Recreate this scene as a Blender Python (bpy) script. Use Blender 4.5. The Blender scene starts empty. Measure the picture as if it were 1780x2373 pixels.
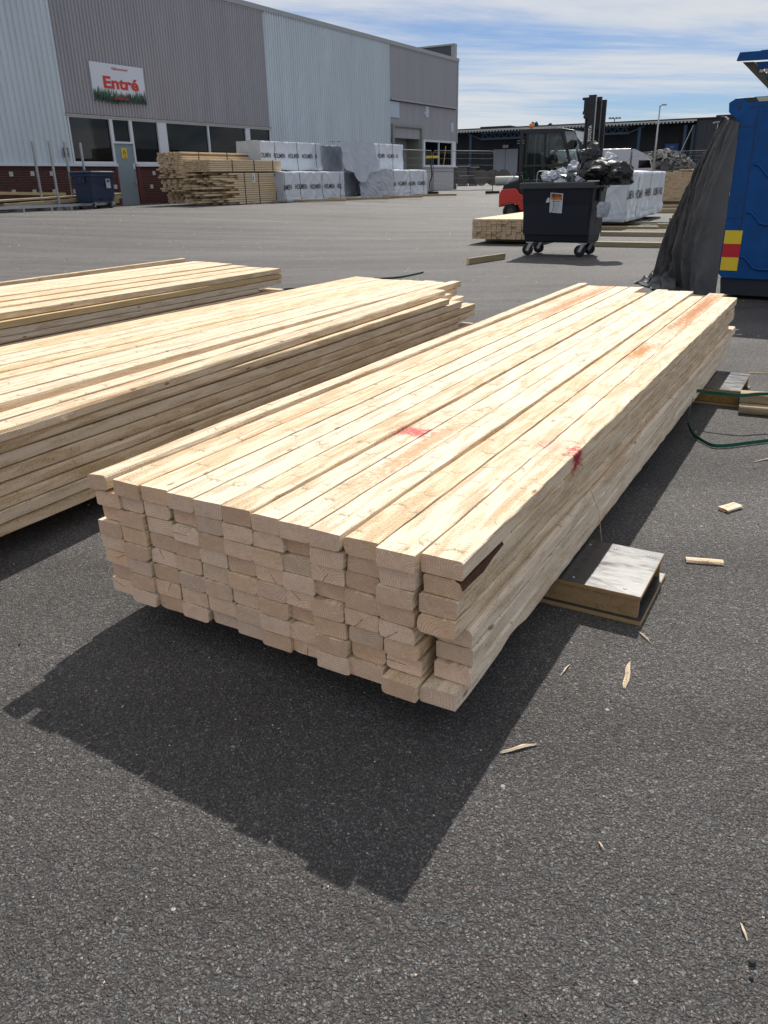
import bpy, math, random
from mathutils import Vector, Matrix, noise
R = math.radians
random.seed(7)
S = bpy.context.scene
COL = S.collection

# ------------------------------------------------------------------ camera
EYE = 1.17
ax, ay, az_ = 88.0, 4255.0, 1810.0            # direction of straight down in photo pixels
dn = Vector((ax, ay, az_)).normalized(); up_ = -dn
fw_ = (Vector((0, 0, 1)) - up_ * up_.z).normalized(); rt_ = fw_.cross(up_)
cam = bpy.data.cameras.new('camera'); cam.sensor_fit = 'VERTICAL'; cam.sensor_height = 36
cam.lens = 36 * 1810 / 2373; cam.clip_start = 0.05; cam.clip_end = 3000
co = bpy.data.objects.new('camera', cam); COL.objects.link(co)
def cw(v): return Vector((rt_.dot(v), fw_.dot(v), up_.dot(v)))
X_, Y_, Z_ = cw(Vector((1, 0, 0))), cw(Vector((0, -1, 0))), cw(Vector((0, 0, -1)))
co.matrix_world = Matrix(((X_.x, Y_.x, Z_.x, 0), (X_.y, Y_.y, Z_.y, 0), (X_.z, Y_.z, Z_.z, EYE), (0, 0, 0, 1)))
S.camera = co

# ------------------------------------------------------------------ world, sun, exposure
SUN_AZ, SUN_EL = 18.5, 45.5
w = bpy.data.worlds.new('World'); S.world = w; w.use_nodes = True
nt = w.node_tree; nt.nodes.clear()
def N(t, k, **kw):
    n = t.nodes.new(k)
    for a, b in kw.items():
        if a == 'inp':
            for i, v in b.items(): n.inputs[i].default_value = v
        else: setattr(n, a, b)
    return n
sky = N(nt, 'ShaderNodeTexSky', sky_type='NISHITA', sun_disc=False, sun_elevation=R(SUN_EL), sun_rotation=R(SUN_AZ), air_density=1.0, dust_density=0.15, ozone_density=3.0)
tc = N(nt, 'ShaderNodeTexCoord'); sp = N(nt, 'ShaderNodeSeparateXYZ'); nt.links.new(tc.outputs['Generated'], sp.inputs[0])
def M(t, op, a, b=None, clamp=False):
    n = t.nodes.new('ShaderNodeMath'); n.operation = op; n.use_clamp = clamp
    for i, v in enumerate((a, b)):
        if v is None: continue
        if isinstance(v, (int, float)): n.inputs[i].default_value = v
        else: t.links.new(v, n.inputs[i])
    return n.outputs[0]
zc = M(nt, 'MAXIMUM', M(nt, 'ADD', sp.outputs[2], 0.06), 0.03)
cx_ = M(nt, 'DIVIDE', sp.outputs[0], zc); cy_ = M(nt, 'DIVIDE', sp.outputs[1], zc)
# cloud streaks drift along one direction, drawn on a flat cloud layer
cu = M(nt, 'ADD', M(nt, 'MULTIPLY', cx_, 0.20), M(nt, 'MULTIPLY', cy_, 0.02)); cv = M(nt, 'ADD', M(nt, 'MULTIPLY', cy_, 0.62), M(nt, 'MULTIPLY', cx_, -0.10))
cb = N(nt, 'ShaderNodeCombineXYZ'); nt.links.new(cu, cb.inputs[0]); nt.links.new(cv, cb.inputs[1])
n1 = N(nt, 'ShaderNodeTexNoise', inp={'Scale': 1.15, 'Detail': 9.0, 'Roughness': 0.62, 'Distortion': 0.25}); mpw = N(nt, 'ShaderNodeMapping'); mpw.inputs['Location'].default_value = (3.1, 1.7, 0.9); nt.links.new(cb.outputs[0], mpw.inputs[0]); nt.links.new(mpw.outputs[0], n1.inputs['Vector'])
mr = N(nt, 'ShaderNodeMapRange', interpolation_type='SMOOTHSTEP', inp={1: 0.33, 2: 0.56, 3: 0.0, 4: 0.96}); nt.links.new(n1.outputs[0], mr.inputs[0])
mx = N(nt, 'ShaderNodeMix', data_type='RGBA'); mx.inputs[7].default_value = (13.0, 13.5, 14.1, 1)
nt.links.new(mr.outputs[0], mx.inputs[0]); tn0 = N(nt, 'ShaderNodeMix', data_type='RGBA', blend_type='MULTIPLY'); tn0.inputs[0].default_value = 1; tn0.inputs[7].default_value = (0.92, 1.08, 1.42, 1); nt.links.new(sky.outputs[0], tn0.inputs[6]); nt.links.new(tn0.outputs[2], mx.inputs[6])
bg = N(nt, 'ShaderNodeBackground', inp={'Strength': 0.054}); nt.links.new(mx.outputs[2], bg.inputs[0])
wo = N(nt, 'ShaderNodeOutputWorld'); nt.links.new(bg.outputs[0], wo.inputs[0])
sl = bpy.data.lights.new('sun', 'SUN'); sl.energy = 5.0; sl.angle = R(0.5); sl.color = (1.0, 0.955, 0.88)
so = bpy.data.objects.new('sun', sl); COL.objects.link(so)
sdir = Vector((math.sin(R(SUN_AZ)) * math.cos(R(SUN_EL)), math.cos(R(SUN_AZ)) * math.cos(R(SUN_EL)), math.sin(R(SUN_EL))))
so.rotation_euler = sdir.to_track_quat('Z', 'Y').to_euler(); so.location = sdir * 60
S.view_settings.view_transform = 'Standard'; S.view_settings.look = 'None'; S.view_settings.exposure = 0.0; S.view_settings.gamma = 1.0
S.view_settings.use_curve_mapping = False
S.render.engine = 'CYCLES'

# ------------------------------------------------------------------ frames of the yard
AZW = R(30.2)
U = Vector((math.sin(AZW), math.cos(AZW), 0)); V = Vector((math.cos(AZW), -math.sin(AZW), 0))
RZW = math.pi / 2 - AZW
def sd(s, d, z=0.0):                       # s along the warehouse wall, d away towards it
    p = U * s - V * d; return Vector((p.x, p.y, z))
def sm(a, b, x):
    t = min(1, max(0, (x - a) / (b - a))); return t * t * (3 - 2 * t)
def G(x, y): return 0.48 * sm(7, 21, -(x * V.x + y * V.y))
def rz(azd): return math.pi / 2 - R(azd)   # local +x points to this compass direction
def polar(azd, r, z=0.0): return Vector((r * math.sin(R(azd)), r * math.cos(R(azd)), z))

# ------------------------------------------------------------------ materials
MATS = {}
def mat(name, col, rough=0.6, metal=0.0, bump=0.0, bscale=40.0, var=0.0, vscale=3.0, stretch=(1, 1, 1), spec=0.5, emit=None, bdist=0.01):
    if name in MATS: return MATS[name]
    m = bpy.data.materials.new(name); m.use_nodes = True; t = m.node_tree; b = t.nodes['Principled BSDF']
    b.inputs['Base Color'].default_value = (*col, 1); b.inputs['Roughness'].default_value = rough; b.inputs['Metallic'].default_value = metal
    b.inputs['Specular IOR Level'].default_value = spec
    tc = N(t, 'ShaderNodeTexCoord'); mp = N(t, 'ShaderNodeMapping'); mp.inputs['Scale'].default_value = stretch
    t.links.new(tc.outputs['Object'], mp.inputs[0])
    if var:
        n = N(t, 'ShaderNodeTexNoise', inp={'Scale': vscale, 'Detail': 6.0, 'Roughness': 0.65}); t.links.new(mp.outputs[0], n.inputs['Vector'])
        r = N(t, 'ShaderNodeMapRange', inp={1: 0.25, 2: 0.75, 3: 1 - var, 4: 1 + var}); t.links.new(n.outputs[0], r.inputs[0])
        mm = N(t, 'ShaderNodeVectorMath', operation='SCALE'); mm.inputs[0].default_value = col; t.links.new(r.outputs[0], mm.inputs['Scale'])
        t.links.new(mm.outputs[0], b.inputs['Base Color'])
        r2 = N(t, 'ShaderNodeMapRange', inp={1: 0.3, 2: 0.7, 3: max(0.02, rough - 0.12), 4: min(1, rough + 0.12)}); t.links.new(n.outputs[0], r2.inputs[0]); t.links.new(r2.outputs[0], b.inputs['Roughness'])
    if bump:
        n = N(t, 'ShaderNodeTexNoise', inp={'Scale': bscale, 'Detail': 5.0}); t.links.new(mp.outputs[0], n.inputs['Vector'])
        bp = N(t, 'ShaderNodeBump', inp={'Strength': bump, 'Distance': bdist}); t.links.new(n.outputs[0], bp.inputs['Height']); t.links.new(bp.outputs[0], b.inputs['Normal'])
    if emit: b.inputs['Emission Color'].default_value = (*emit, 1); b.inputs['Emission Strength'].default_value = 1
    MATS[name] = m; return m

def wood(name, light, dark, patch, marks=(), rough=0.75, ringw=0.0042, contrast=0.45, saw=0.5, knots=True, resin=0.5, pits=0.8, cracks=False, vary=(0.94, 0.10)):
    m = bpy.data.materials.new(name); m.use_nodes = True; t = m.node_tree; L = t.links.new; b = t.nodes['Principled BSDF']
    b.inputs['Roughness'].default_value = rough; b.inputs['Specular IOR Level'].default_value = 0.25
    tc = N(t, 'ShaderNodeTexCoord'); oi = N(t, 'ShaderNodeObjectInfo'); s = N(t, 'ShaderNodeSeparateXYZ'); L(tc.outputs['Object'], s.inputs[0])
    wn = N(t, 'ShaderNodeTexWhiteNoise', noise_dimensions='1D'); L(oi.outputs['Random'], wn.inputs['W']); wc = N(t, 'ShaderNodeSeparateColor'); L(wn.outputs['Color'], wc.inputs[0])
    rnd = oi.outputs['Random']
    xo = M(t, 'ADD', s.outputs[0], M(t, 'MULTIPLY', rnd, 57.0))
    # slow wander of the pith along the plank, so that grain drifts and makes flames
    wv = N(t, 'ShaderNodeCombineXYZ'); L(M(t, 'MULTIPLY', xo, 1.1), wv.inputs[0]); L(M(t, 'MULTIPLY', s.outputs[1], 5.0), wv.inputs[1]); L(M(t, 'MULTIPLY', s.outputs[2], 5.0), wv.inputs[2])
    nz = N(t, 'ShaderNodeTexNoise', inp={'Scale': 1.6, 'Detail': 3.0}); L(wv.outputs[0], nz.inputs['Vector'])
    wob = M(t, 'MULTIPLY', M(t, 'SUBTRACT', nz.outputs[0], 0.5), 0.035)
    yy = M(t, 'ADD', M(t, 'ADD', s.outputs[1], M(t, 'MULTIPLY', M(t, 'SUBTRACT', wc.outputs[0], 0.5), 0.13)), wob)
    zz = M(t, 'ADD', M(t, 'ADD', s.outputs[2], M(t, 'MULTIPLY', M(t, 'SUBTRACT', wc.outputs[1], 0.5), 0.16)), wob)
    rr = M(t, 'SQRT', M(t, 'ADD', M(t, 'MULTIPLY', yy, yy), M(t, 'MULTIPLY', zz, zz)))
    ring = M(t, 'POWER', M(t, 'ADD', M(t, 'MULTIPLY', M(t, 'SINE', M(t, 'MULTIPLY', rr, 6.283 / ringw)), 0.5), 0.5), 2.0)
    # fibre streaks
    fv = N(t, 'ShaderNodeCombineXYZ'); L(M(t, 'MULTIPLY', xo, 2.0), fv.inputs[0]); L(M(t, 'MULTIPLY', yy, 90.0), fv.inputs[1]); L(M(t, 'MULTIPLY', zz, 90.0), fv.inputs[2])
    fb = N(t, 'ShaderNodeTexNoise', inp={'Scale': 1.5, 'Detail': 4.0}); L(fv.outputs[0], fb.inputs['Vector'])
    c1 = N(t, 'ShaderNodeMix', data_type='RGBA'); c1.inputs[6].default_value = (*light, 1); c1.inputs[7].default_value = (*dark, 1)
    L(M(t, 'ADD', M(t, 'MULTIPLY', ring, contrast), M(t, 'MULTIPLY', M(t, 'SUBTRACT', fb.outputs[0], 0.42), 0.9), True), c1.inputs[0])
    # larger tan or greenish patches, different on every plank
    pv = N(t, 'ShaderNodeCombineXYZ'); L(M(t, 'MULTIPLY', xo, 2.6), pv.inputs[0]); L(M(t, 'MULTIPLY', s.outputs[1], 22.0), pv.inputs[1]); L(M(t, 'MULTIPLY', s.outputs[2], 22.0), pv.inputs[2])
    pn = N(t, 'ShaderNodeTexNoise', inp={'Scale': 1.6, 'Detail': 5.0, 'Roughness': 0.6, 'Distortion': 0.6}); L(pv.outputs[0], pn.inputs['Vector'])
    pm = N(t, 'ShaderNodeMapRange', inp={1: 0.44, 2: 0.62, 3: 0.0, 4: 0.8}); L(M(t, 'ADD', pn.outputs[0], M(t, 'MULTIPLY', M(t, 'SUBTRACT', wc.outputs[2], 0.5), 0.07)), pm.inputs[0])
    c2 = N(t, 'ShaderNodeMix', data_type='RGBA'); c2.inputs[7].default_value = (*patch, 1); L(pm.outputs[0], c2.inputs[0]); L(c1.outputs[2], c2.inputs[6])
    cur = c2.outputs[2]
    # torn-out fibres: tiny dark pits where the saw ran rough
    pt = N(t, 'ShaderNodeTexNoise', inp={'Scale': 190.0, 'Detail': 3.0, 'Roughness': 0.7}); L(tc.outputs['Object'], pt.inputs['Vector'])
    pk = N(t, 'ShaderNodeMapRange', inp={1: 0.54, 2: 0.66, 3: 0.0, 4: pits}); L(M(t, 'ADD', pt.outputs[0], M(t, 'MULTIPLY', M(t, 'SUBTRACT', pm.outputs[0], 0.35), 0.10)), pk.inputs[0])
    cp = N(t, 'ShaderNodeMix', data_type='RGBA'); cp.inputs[7].default_value = (patch[0] * 0.62, patch[1] * 0.58, patch[2] * 0.52, 1); L(pk.outputs[0], cp.inputs[0]); L(cur, cp.inputs[6]); cur = cp.outputs[2]
    # resin-orange heartwood streaks on a few planks
    rv = N(t, 'ShaderNodeCombineXYZ'); L(M(t, 'MULTIPLY', xo, 0.8), rv.inputs[0]); L(M(t, 'MULTIPLY', yy, 26.0), rv.inputs[1]); L(M(t, 'MULTIPLY', zz, 26.0), rv.inputs[2])
    rn = N(t, 'ShaderNodeTexNoise', inp={'Scale': 1.2, 'Detail': 3.0}); L(rv.outputs[0], rn.inputs['Vector'])
    rm = N(t, 'ShaderNodeMapRange', inp={1: 0.66, 2: 0.78, 3: 0.0, 4: resin}); L(M(t, 'ADD', rn.outputs[0], M(t, 'MULTIPLY', M(t, 'GREATER_THAN', wc.outputs[0], 0.85), 0.07)), rm.inputs[0])
    c3 = N(t, 'ShaderNodeMix', data_type='RGBA'); c3.inputs[7].default_value = (0.60, 0.30, 0.12, 1); L(rm.outputs[0], c3.inputs[0]); L(cur, c3.inputs[6]); cur = c3.outputs[2]
    hsum = M(t, 'MULTIPLY', ring, 0.15)
    if knots:
        kv = N(t, 'ShaderNodeCombineXYZ'); L(M(t, 'MULTIPLY', xo, 4.6), kv.inputs[0]); L(M(t, 'MULTIPLY', s.outputs[1], 13.0), kv.inputs[1]); L(M(t, 'MULTIPLY', s.outputs[2], 13.0), kv.inputs[2])
        kk = N(t, 'ShaderNodeTexVoronoi', inp={'Scale': 1.0}); L(kv.outputs[0], kk.inputs['Vector'])
        km = N(t, 'ShaderNodeMapRange', interpolation_type='SMOOTHSTEP', inp={1: 0.05, 2: 0.115, 3: 0.85, 4: 0.0}); L(M(t, 'ADD', kk.outputs['Distance'], M(t, 'MULTIPLY', fb.outputs[0], 0.03)), km.inputs[0])
        c4 = N(t, 'ShaderNodeMix', data_type='RGBA'); c4.inputs[7].default_value = (0.23, 0.13, 0.07, 1); L(km.outputs[0], c4.inputs[0]); L(cur, c4.inputs[6]); cur = c4.outputs[2]
        vt = N(t, 'ShaderNodeVectorTransform', vector_type='NORMAL', convert_from='WORLD', convert_to='OBJECT'); ng = N(t, 'ShaderNodeNewGeometry'); L(ng.outputs['True Normal'], vt.inputs[0]); vz = N(t, 'ShaderNodeSeparateXYZ'); L(vt.outputs[0], vz.inputs[0]); oz = vz.outputs[2]
        # grey-brown crescents across the plank, where the grain dips round a knot
        for (sx__, sy__, w__, st__) in ((3.1, 11.0, 0.024, 0.95), (5.3, 17.0, 0.026, 0.75)):
            gv = N(t, 'ShaderNodeCombineXYZ'); L(M(t, 'MULTIPLY', M(t, 'ADD', xo, 3.3), sx__), gv.inputs[0]); L(M(t, 'ADD', M(t, 'MULTIPLY', s.outputs[1], sy__), M(t, 'MULTIPLY', rnd, 31.0)), gv.inputs[1]); L(M(t, 'MULTIPLY', s.outputs[2], 9.0), gv.inputs[2])
            gk = N(t, 'ShaderNodeTexVoronoi', inp={'Scale': 1.0}); L(gv.outputs[0], gk.inputs['Vector'])
            df = N(t, 'ShaderNodeVectorMath', operation='SUBTRACT'); L(gv.outputs[0], df.inputs[0]); L(gk.outputs['Position'], df.inputs[1]); d_ = N(t, 'ShaderNodeSeparateXYZ'); L(df.outputs[0], d_.inputs[0]); gc = N(t, 'ShaderNodeSeparateColor'); L(gk.outputs['Color'], gc.inputs[0])
            cur_x = M(t, 'SUBTRACT', M(t, 'ADD', d_.outputs[0], M(t, 'MULTIPLY', M(t, 'SUBTRACT', fb.outputs[0], 0.5), 0.10)), M(t, 'MULTIPLY', M(t, 'MULTIPLY', d_.outputs[1], d_.outputs[1]), M(t, 'SUBTRACT', M(t, 'MULTIPLY', gc.outputs[1], 2.4), 1.2)))
            g1 = N(t, 'ShaderNodeMapRange', interpolation_type='SMOOTHSTEP', inp={1: 0.0, 2: w__, 3: st__, 4: 0.0}); L(M(t, 'ABSOLUTE', cur_x), g1.inputs[0])
            g2 = N(t, 'ShaderNodeMapRange', interpolation_type='SMOOTHSTEP', inp={1: 0.15, 2: 0.40, 3: 1.0, 4: 0.0}); L(M(t, 'ABSOLUTE', d_.outputs[1]), g2.inputs[0])
            g3 = N(t, 'ShaderNodeMapRange', interpolation_type='SMOOTHSTEP', inp={1: 0.0, 2: 0.16, 3: 0.16, 4: 0.0}); L(M(t, 'MULTIPLY', cur_x, 1.0), g3.inputs[0])
            g3b = M(t, 'MULTIPLY', g3.outputs[0], M(t, 'GREATER_THAN', cur_x, 0.0))
            gg = M(t, 'MULTIPLY', M(t, 'MULTIPLY', M(t, 'MAXIMUM', g1.outputs[0], g3b), M(t, 'MULTIPLY', g2.outputs[0], M(t, 'GREATER_THAN', oz, 0.6))), M(t, 'GREATER_THAN', gc.outputs[0], 0.12))
            c5 = N(t, 'ShaderNodeMix', data_type='RGBA'); c5.inputs[7].default_value = (0.36, 0.28, 0.18, 1); L(gg, c5.inputs[0]); L(cur, c5.inputs[6]); cur = c5.outputs[2]
    # plank to plank brightness and hue
    hv = N(t, 'ShaderNodeHueSaturation'); L(M(t, 'ADD', vary[0], M(t, 'MULTIPLY', wc.outputs[1], vary[1])), hv.inputs['Value']); L(M(t, 'ADD', 0.92, M(t, 'MULTIPLY', wc.outputs[2], 0.22)), hv.inputs['Saturation']); L(cur, hv.inputs['Color']); cur = hv.outputs[0]
    if cracks:
        ca_ = M(t, 'MULTIPLY', rnd, 6.28); ln = M(t, 'ADD', M(t, 'ADD', M(t, 'MULTIPLY', s.outputs[1], M(t, 'COSINE', ca_)), M(t, 'MULTIPLY', s.outputs[2], M(t, 'SINE', ca_))), M(t, 'MULTIPLY', M(t, 'SUBTRACT', fb.outputs[0], 0.5), 0.006))
        le = M(t, 'SUBTRACT', M(t, 'MULTIPLY', s.outputs[2], M(t, 'COSINE', ca_)), M(t, 'MULTIPLY', s.outputs[1], M(t, 'SINE', ca_)))
        cm = M(t, 'MULTIPLY', M(t, 'MULTIPLY', M(t, 'LESS_THAN', M(t, 'ABSOLUTE', ln), 0.0010), M(t, 'GREATER_THAN', le, -0.004)), M(t, 'GREATER_THAN', wc.outputs[1], 0.80))
        rad = M(t, 'MULTIPLY', M(t, 'GREATER_THAN', M(t, 'SINE', M(t, 'MULTIPLY', M(t, 'ARCTAN2', yy, zz), 46.0)), 0.80), 0.09)
        ck = N(t, 'ShaderNodeMix', data_type='RGBA'); ck.inputs[7].default_value = (0.16, 0.09, 0.05, 1); L(M(t, 'ADD', M(t, 'MULTIPLY', cm, 0.85), rad, True), ck.inputs[0]); L(cur, ck.inputs[6]); cur = ck.outputs[2]
    geo = None
    for (px, py, pz, rx, ry, col, st) in marks:
        if geo is None:
            geo = N(t, 'ShaderNodeNewGeometry'); gs = N(t, 'ShaderNodeSeparateXYZ'); L(geo.outputs['Position'], gs.inputs[0])
            mn = N(t, 'ShaderNodeTexNoise', inp={'Scale': 60.0, 'Detail': 5.0, 'Roughness': 0.7}); L(geo.outputs['Position'], mn.inputs['Vector'])
        dx, dy, dz = M(t, 'SUBTRACT', gs.outputs[0], px), M(t, 'SUBTRACT', gs.outputs[1], py), M(t, 'SUBTRACT', gs.outputs[2], pz)
        a = M(t, 'ADD', M(t, 'MULTIPLY', dx, U.x / rx), M(t, 'MULTIPLY', dy, U.y / rx)); c = M(t, 'ADD', M(t, 'MULTIPLY', dx, V.x / ry), M(t, 'MULTIPLY', dy, V.y / ry)); e = M(t, 'MULTIPLY', dz, 1 / 0.035)
        q = M(t, 'MAXIMUM', M(t, 'MAXIMUM', M(t, 'ABSOLUTE', a), M(t, 'ABSOLUTE', c)), M(t, 'ABSOLUTE', e))
        k = N(t, 'ShaderNodeMapRange', inp={1: 0.35, 2: 1.05, 3: st, 4: 0.0}); L(M(t, 'ADD', q, M(t, 'MULTIPLY', M(t, 'SUBTRACT', mn.outputs[0], 0.5), 2.6)), k.inputs[0])
        cc = N(t, 'ShaderNodeMix', data_type='RGBA'); cc.inputs[7].default_value = (*col, 1); L(k.outputs[0], cc.inputs[0]); L(cur, cc.inputs[6]); cur = cc.outputs[2]
    L(cur, b.inputs['Base Color'])
    # rough-sawn surface: torn fibres, blade marks across
    rf = N(t, 'ShaderNodeTexNoise', inp={'Scale': 330.0, 'Detail': 4.0, 'Roughness': 0.7}); L(tc.outputs['Object'], rf.inputs['Vector'])
    sv = M(t, 'SINE', M(t, 'ADD', M(t, 'MULTIPLY', s.outputs[0], 620.0), M(t, 'ADD', M(t, 'MULTIPLY', s.outputs[1], 130.0), M(t, 'MULTIPLY', nz.outputs[0], 40.0))))
    sv = M(t, 'MULTIPLY', sv, M(t, 'MULTIPLY', M(t, 'GREATER_THAN', wc.outputs[2], 0.35), saw))
    hh = M(t, 'ADD', M(t, 'ADD', hsum, M(t, 'MULTIPLY', rf.outputs[0], M(t, 'ADD', 0.5, M(t, 'MULTIPLY', pm.outputs[0], 1.3)))), M(t, 'MULTIPLY', sv, 0.38))
    bp = N(t, 'ShaderNodeBump', inp={'Strength': 0.75, 'Distance': 0.0022}); L(hh, bp.inputs['Height']); L(bp.outputs[0], b.inputs['Normal'])
    MATS[name] = m; return m

def asphalt():
    m = bpy.data.materials.new('asphalt'); m.use_nodes = True; t = m.node_tree; L = t.links.new; b = t.nodes['Principled BSDF']
    geo = N(t, 'ShaderNodeNewGeometry'); P = geo.outputs['Position']
    dis = N(t, 'ShaderNodeTexNoise', inp={'Scale': 55.0, 'Detail': 2.0}); L(P, dis.inputs['Vector'])
    dv = N(t, 'ShaderNodeVectorMath', operation='SCALE', inp={'Scale': 0.014}); L(dis.outputs['Color'], dv.inputs[0])
    pd = N(t, 'ShaderNodeVectorMath', operation='ADD'); L(P, pd.inputs[0]); L(dv.outputs[0], pd.inputs[1])
    v1 = N(t, 'ShaderNodeTexVoronoi', inp={'Scale': 180.0}); L(pd.outputs[0], v1.inputs['Vector'])
    v2 = N(t, 'ShaderNodeTexVoronoi', inp={'Scale': 380.0}); L(pd.outputs[0], v2.inputs['Vector'])
    v3 = N(t, 'ShaderNodeTexVoronoi', inp={'Scale': 62.0}); L(pd.outputs[0], v3.inputs['Vector'])
    def sep(v):
        s = N(t, 'ShaderNodeSeparateColor'); L(v.outputs['Color'], s.inputs[0]); return s.outputs
    s1, s2, s3 = sep(v1), sep(v2), sep(v3)
    base = N(t, 'ShaderNodeTexNoise', inp={'Scale': 700.0, 'Detail': 3.0}); L(P, base.inputs['Vector'])
    big = N(t, 'ShaderNodeTexNoise', inp={'Scale': 0.35, 'Detail': 6.0, 'Roughness': 0.6}); L(P, big.inputs['Vector'])
    med = N(t, 'ShaderNodeTexNoise', inp={'Scale': 4.5, 'Detail': 6.0, 'Roughness': 0.65}); L(P, med.inputs['Vector'])
    # chance of a stone showing light through the bitumen
    f1 = M(t, 'MULTIPLY', M(t, 'MULTIPLY', M(t, 'POWER', s1[0], 4.0), 0.20), M(t, 'LESS_THAN', v1.outputs['Distance'], 0.42))
    f2 = M(t, 'MULTIPLY', M(t, 'POWER', s2[0], 3.0), 0.13)
    f3 = M(t, 'MULTIPLY', M(t, 'MULTIPLY', M(t, 'GREATER_THAN', s3[0], 0.94), 0.09), M(t, 'LESS_THAN', v3.outputs['Distance'], 0.30))
    val = M(t, 'ADD', M(t, 'ADD', f1, f2), M(t, 'ADD', f3, M(t, 'MULTIPLY', base.outputs[0], 0.075)))
    val = M(t, 'ADD', val, 0.015)
    val = M(t, 'MULTIPLY', val, M(t, 'ADD', 0.50, M(t, 'ADD', M(t, 'MULTIPLY', big.outputs[0], 0.62), M(t, 'MULTIPLY', med.outputs[0], 0.35))))
    tint = N(t, 'ShaderNodeMix', data_type='RGBA'); tint.inputs[6].default_value = (1.0, 0.97, 0.96, 1); tint.inputs[7].default_value = (1.25, 0.95, 0.82, 1); L(M(t, 'MULTIPLY', M(t, 'GREATER_THAN', s1[1], 0.72), 0.55), tint.inputs[0])
    sc = N(t, 'ShaderNodeVectorMath', operation='SCALE'); L(tint.outputs[2], sc.inputs[0]); L(val, sc.inputs['Scale'])
    # position on the yard, for the tone that lightens towards the warehouse
    ps = N(t, 'ShaderNodeSeparateXYZ'); L(P, ps.inputs[0])
    # white specks and grit
    v4 = N(t, 'ShaderNodeTexVoronoi', inp={'Scale': 21.0}); L(P, v4.inputs['Vector']); s4 = sep(v4)
    wh = M(t, 'MULTIPLY', M(t, 'GREATER_THAN', s4[0], 0.93), M(t, 'LESS_THAN', v4.outputs['Distance'], M(t, 'ADD', 0.03, M(t, 'MULTIPLY', s4[1], 0.08))))
    cw_ = N(t, 'ShaderNodeMix', data_type='RGBA'); cw_.inputs[7].default_value = (0.62, 0.6, 0.57, 1); L(M(t, 'MULTIPLY', wh, 0.8), cw_.inputs[0]); L(sc.outputs[0], cw_.inputs[6])
    # curved tyre scuffs in the distance
    tv = N(t, 'ShaderNodeMapping'); tv.inputs['Rotation'].default_value = (0, 0, R(-25)); tv.inputs['Scale'].default_value = (0.12, 1.3, 1); L(P, tv.inputs[0])
    tn = N(t, 'ShaderNodeTexNoise', inp={'Scale': 1.0, 'Detail': 5.0, 'Distortion': 1.2}); L(tv.outputs[0], tn.inputs['Vector'])
    tm = N(t, 'ShaderNodeMapRange', inp={1: 0.35, 2: 0.7, 3: 0.76, 4: 1.28}); L(tn.outputs[0], tm.inputs[0])
    fin = N(t, 'ShaderNodeVectorMath', operation='SCALE'); L(cw_.outputs[2], fin.inputs[0]); L(tm.outputs[0], fin.inputs['Scale'])
    # low-angle sheen of the far yard put into the colour, darker in front
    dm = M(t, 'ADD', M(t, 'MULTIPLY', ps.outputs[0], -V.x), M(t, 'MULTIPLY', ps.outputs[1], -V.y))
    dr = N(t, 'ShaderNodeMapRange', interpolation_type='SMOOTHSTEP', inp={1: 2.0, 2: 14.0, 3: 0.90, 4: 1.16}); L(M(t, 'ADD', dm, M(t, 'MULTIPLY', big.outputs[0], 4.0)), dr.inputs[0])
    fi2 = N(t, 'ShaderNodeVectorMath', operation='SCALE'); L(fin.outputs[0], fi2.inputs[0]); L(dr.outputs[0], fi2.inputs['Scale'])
    L(fi2.outputs[0], b.inputs['Base Color'])
    rg = N(t, 'ShaderNodeMapRange', inp={1: 0.0, 2: 1.0, 3: 0.55, 4: 0.95}); L(s1[2], rg.inputs[0]); L(rg.outputs[0], b.inputs['Roughness'])
    b.inputs['Specular IOR Level'].default_value = 0.35
    h = M(t, 'ADD', M(t, 'MULTIPLY', M(t, 'SUBTRACT', 1.0, v1.outputs['Distance']), M(t, 'ADD', 0.4, s1[1])), M(t, 'ADD', M(t, 'MULTIPLY', v2.outputs['Distance'], -0.45), M(t, 'MULTIPLY', dis.outputs[0], 1.2)))
    bp = N(t, 'ShaderNodeBump', inp={'Strength': 1.0, 'Distance': 0.0042}); L(h, bp.inputs['Height']); L(bp.outputs[0], b.inputs['Normal'])
    MATS['asphalt'] = m; return m

def glass_clear(name, tint, gl):
    m = bpy.data.materials.new(name); m.use_nodes = True; t = m.node_tree; t.nodes.clear()
    tr = N(t, 'ShaderNodeBsdfTransparent'); tr.inputs[0].default_value = (*tint, 1); g = N(t, 'ShaderNodeBsdfGlossy', inp={'Roughness': 0.02})
    fr = N(t, 'ShaderNodeFresnel', inp={'IOR': 1.5}); mx = N(t, 'ShaderNodeMixShader'); o = N(t, 'ShaderNodeOutputMaterial')
    t.links.new(M(t, 'ADD', fr.outputs[0], gl, True), mx.inputs[0]); t.links.new(tr.outputs[0], mx.inputs[1]); t.links.new(g.outputs[0], mx.inputs[2]); t.links.new(mx.outputs[0], o.inputs[0])
    MATS[name] = m; return m

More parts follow.
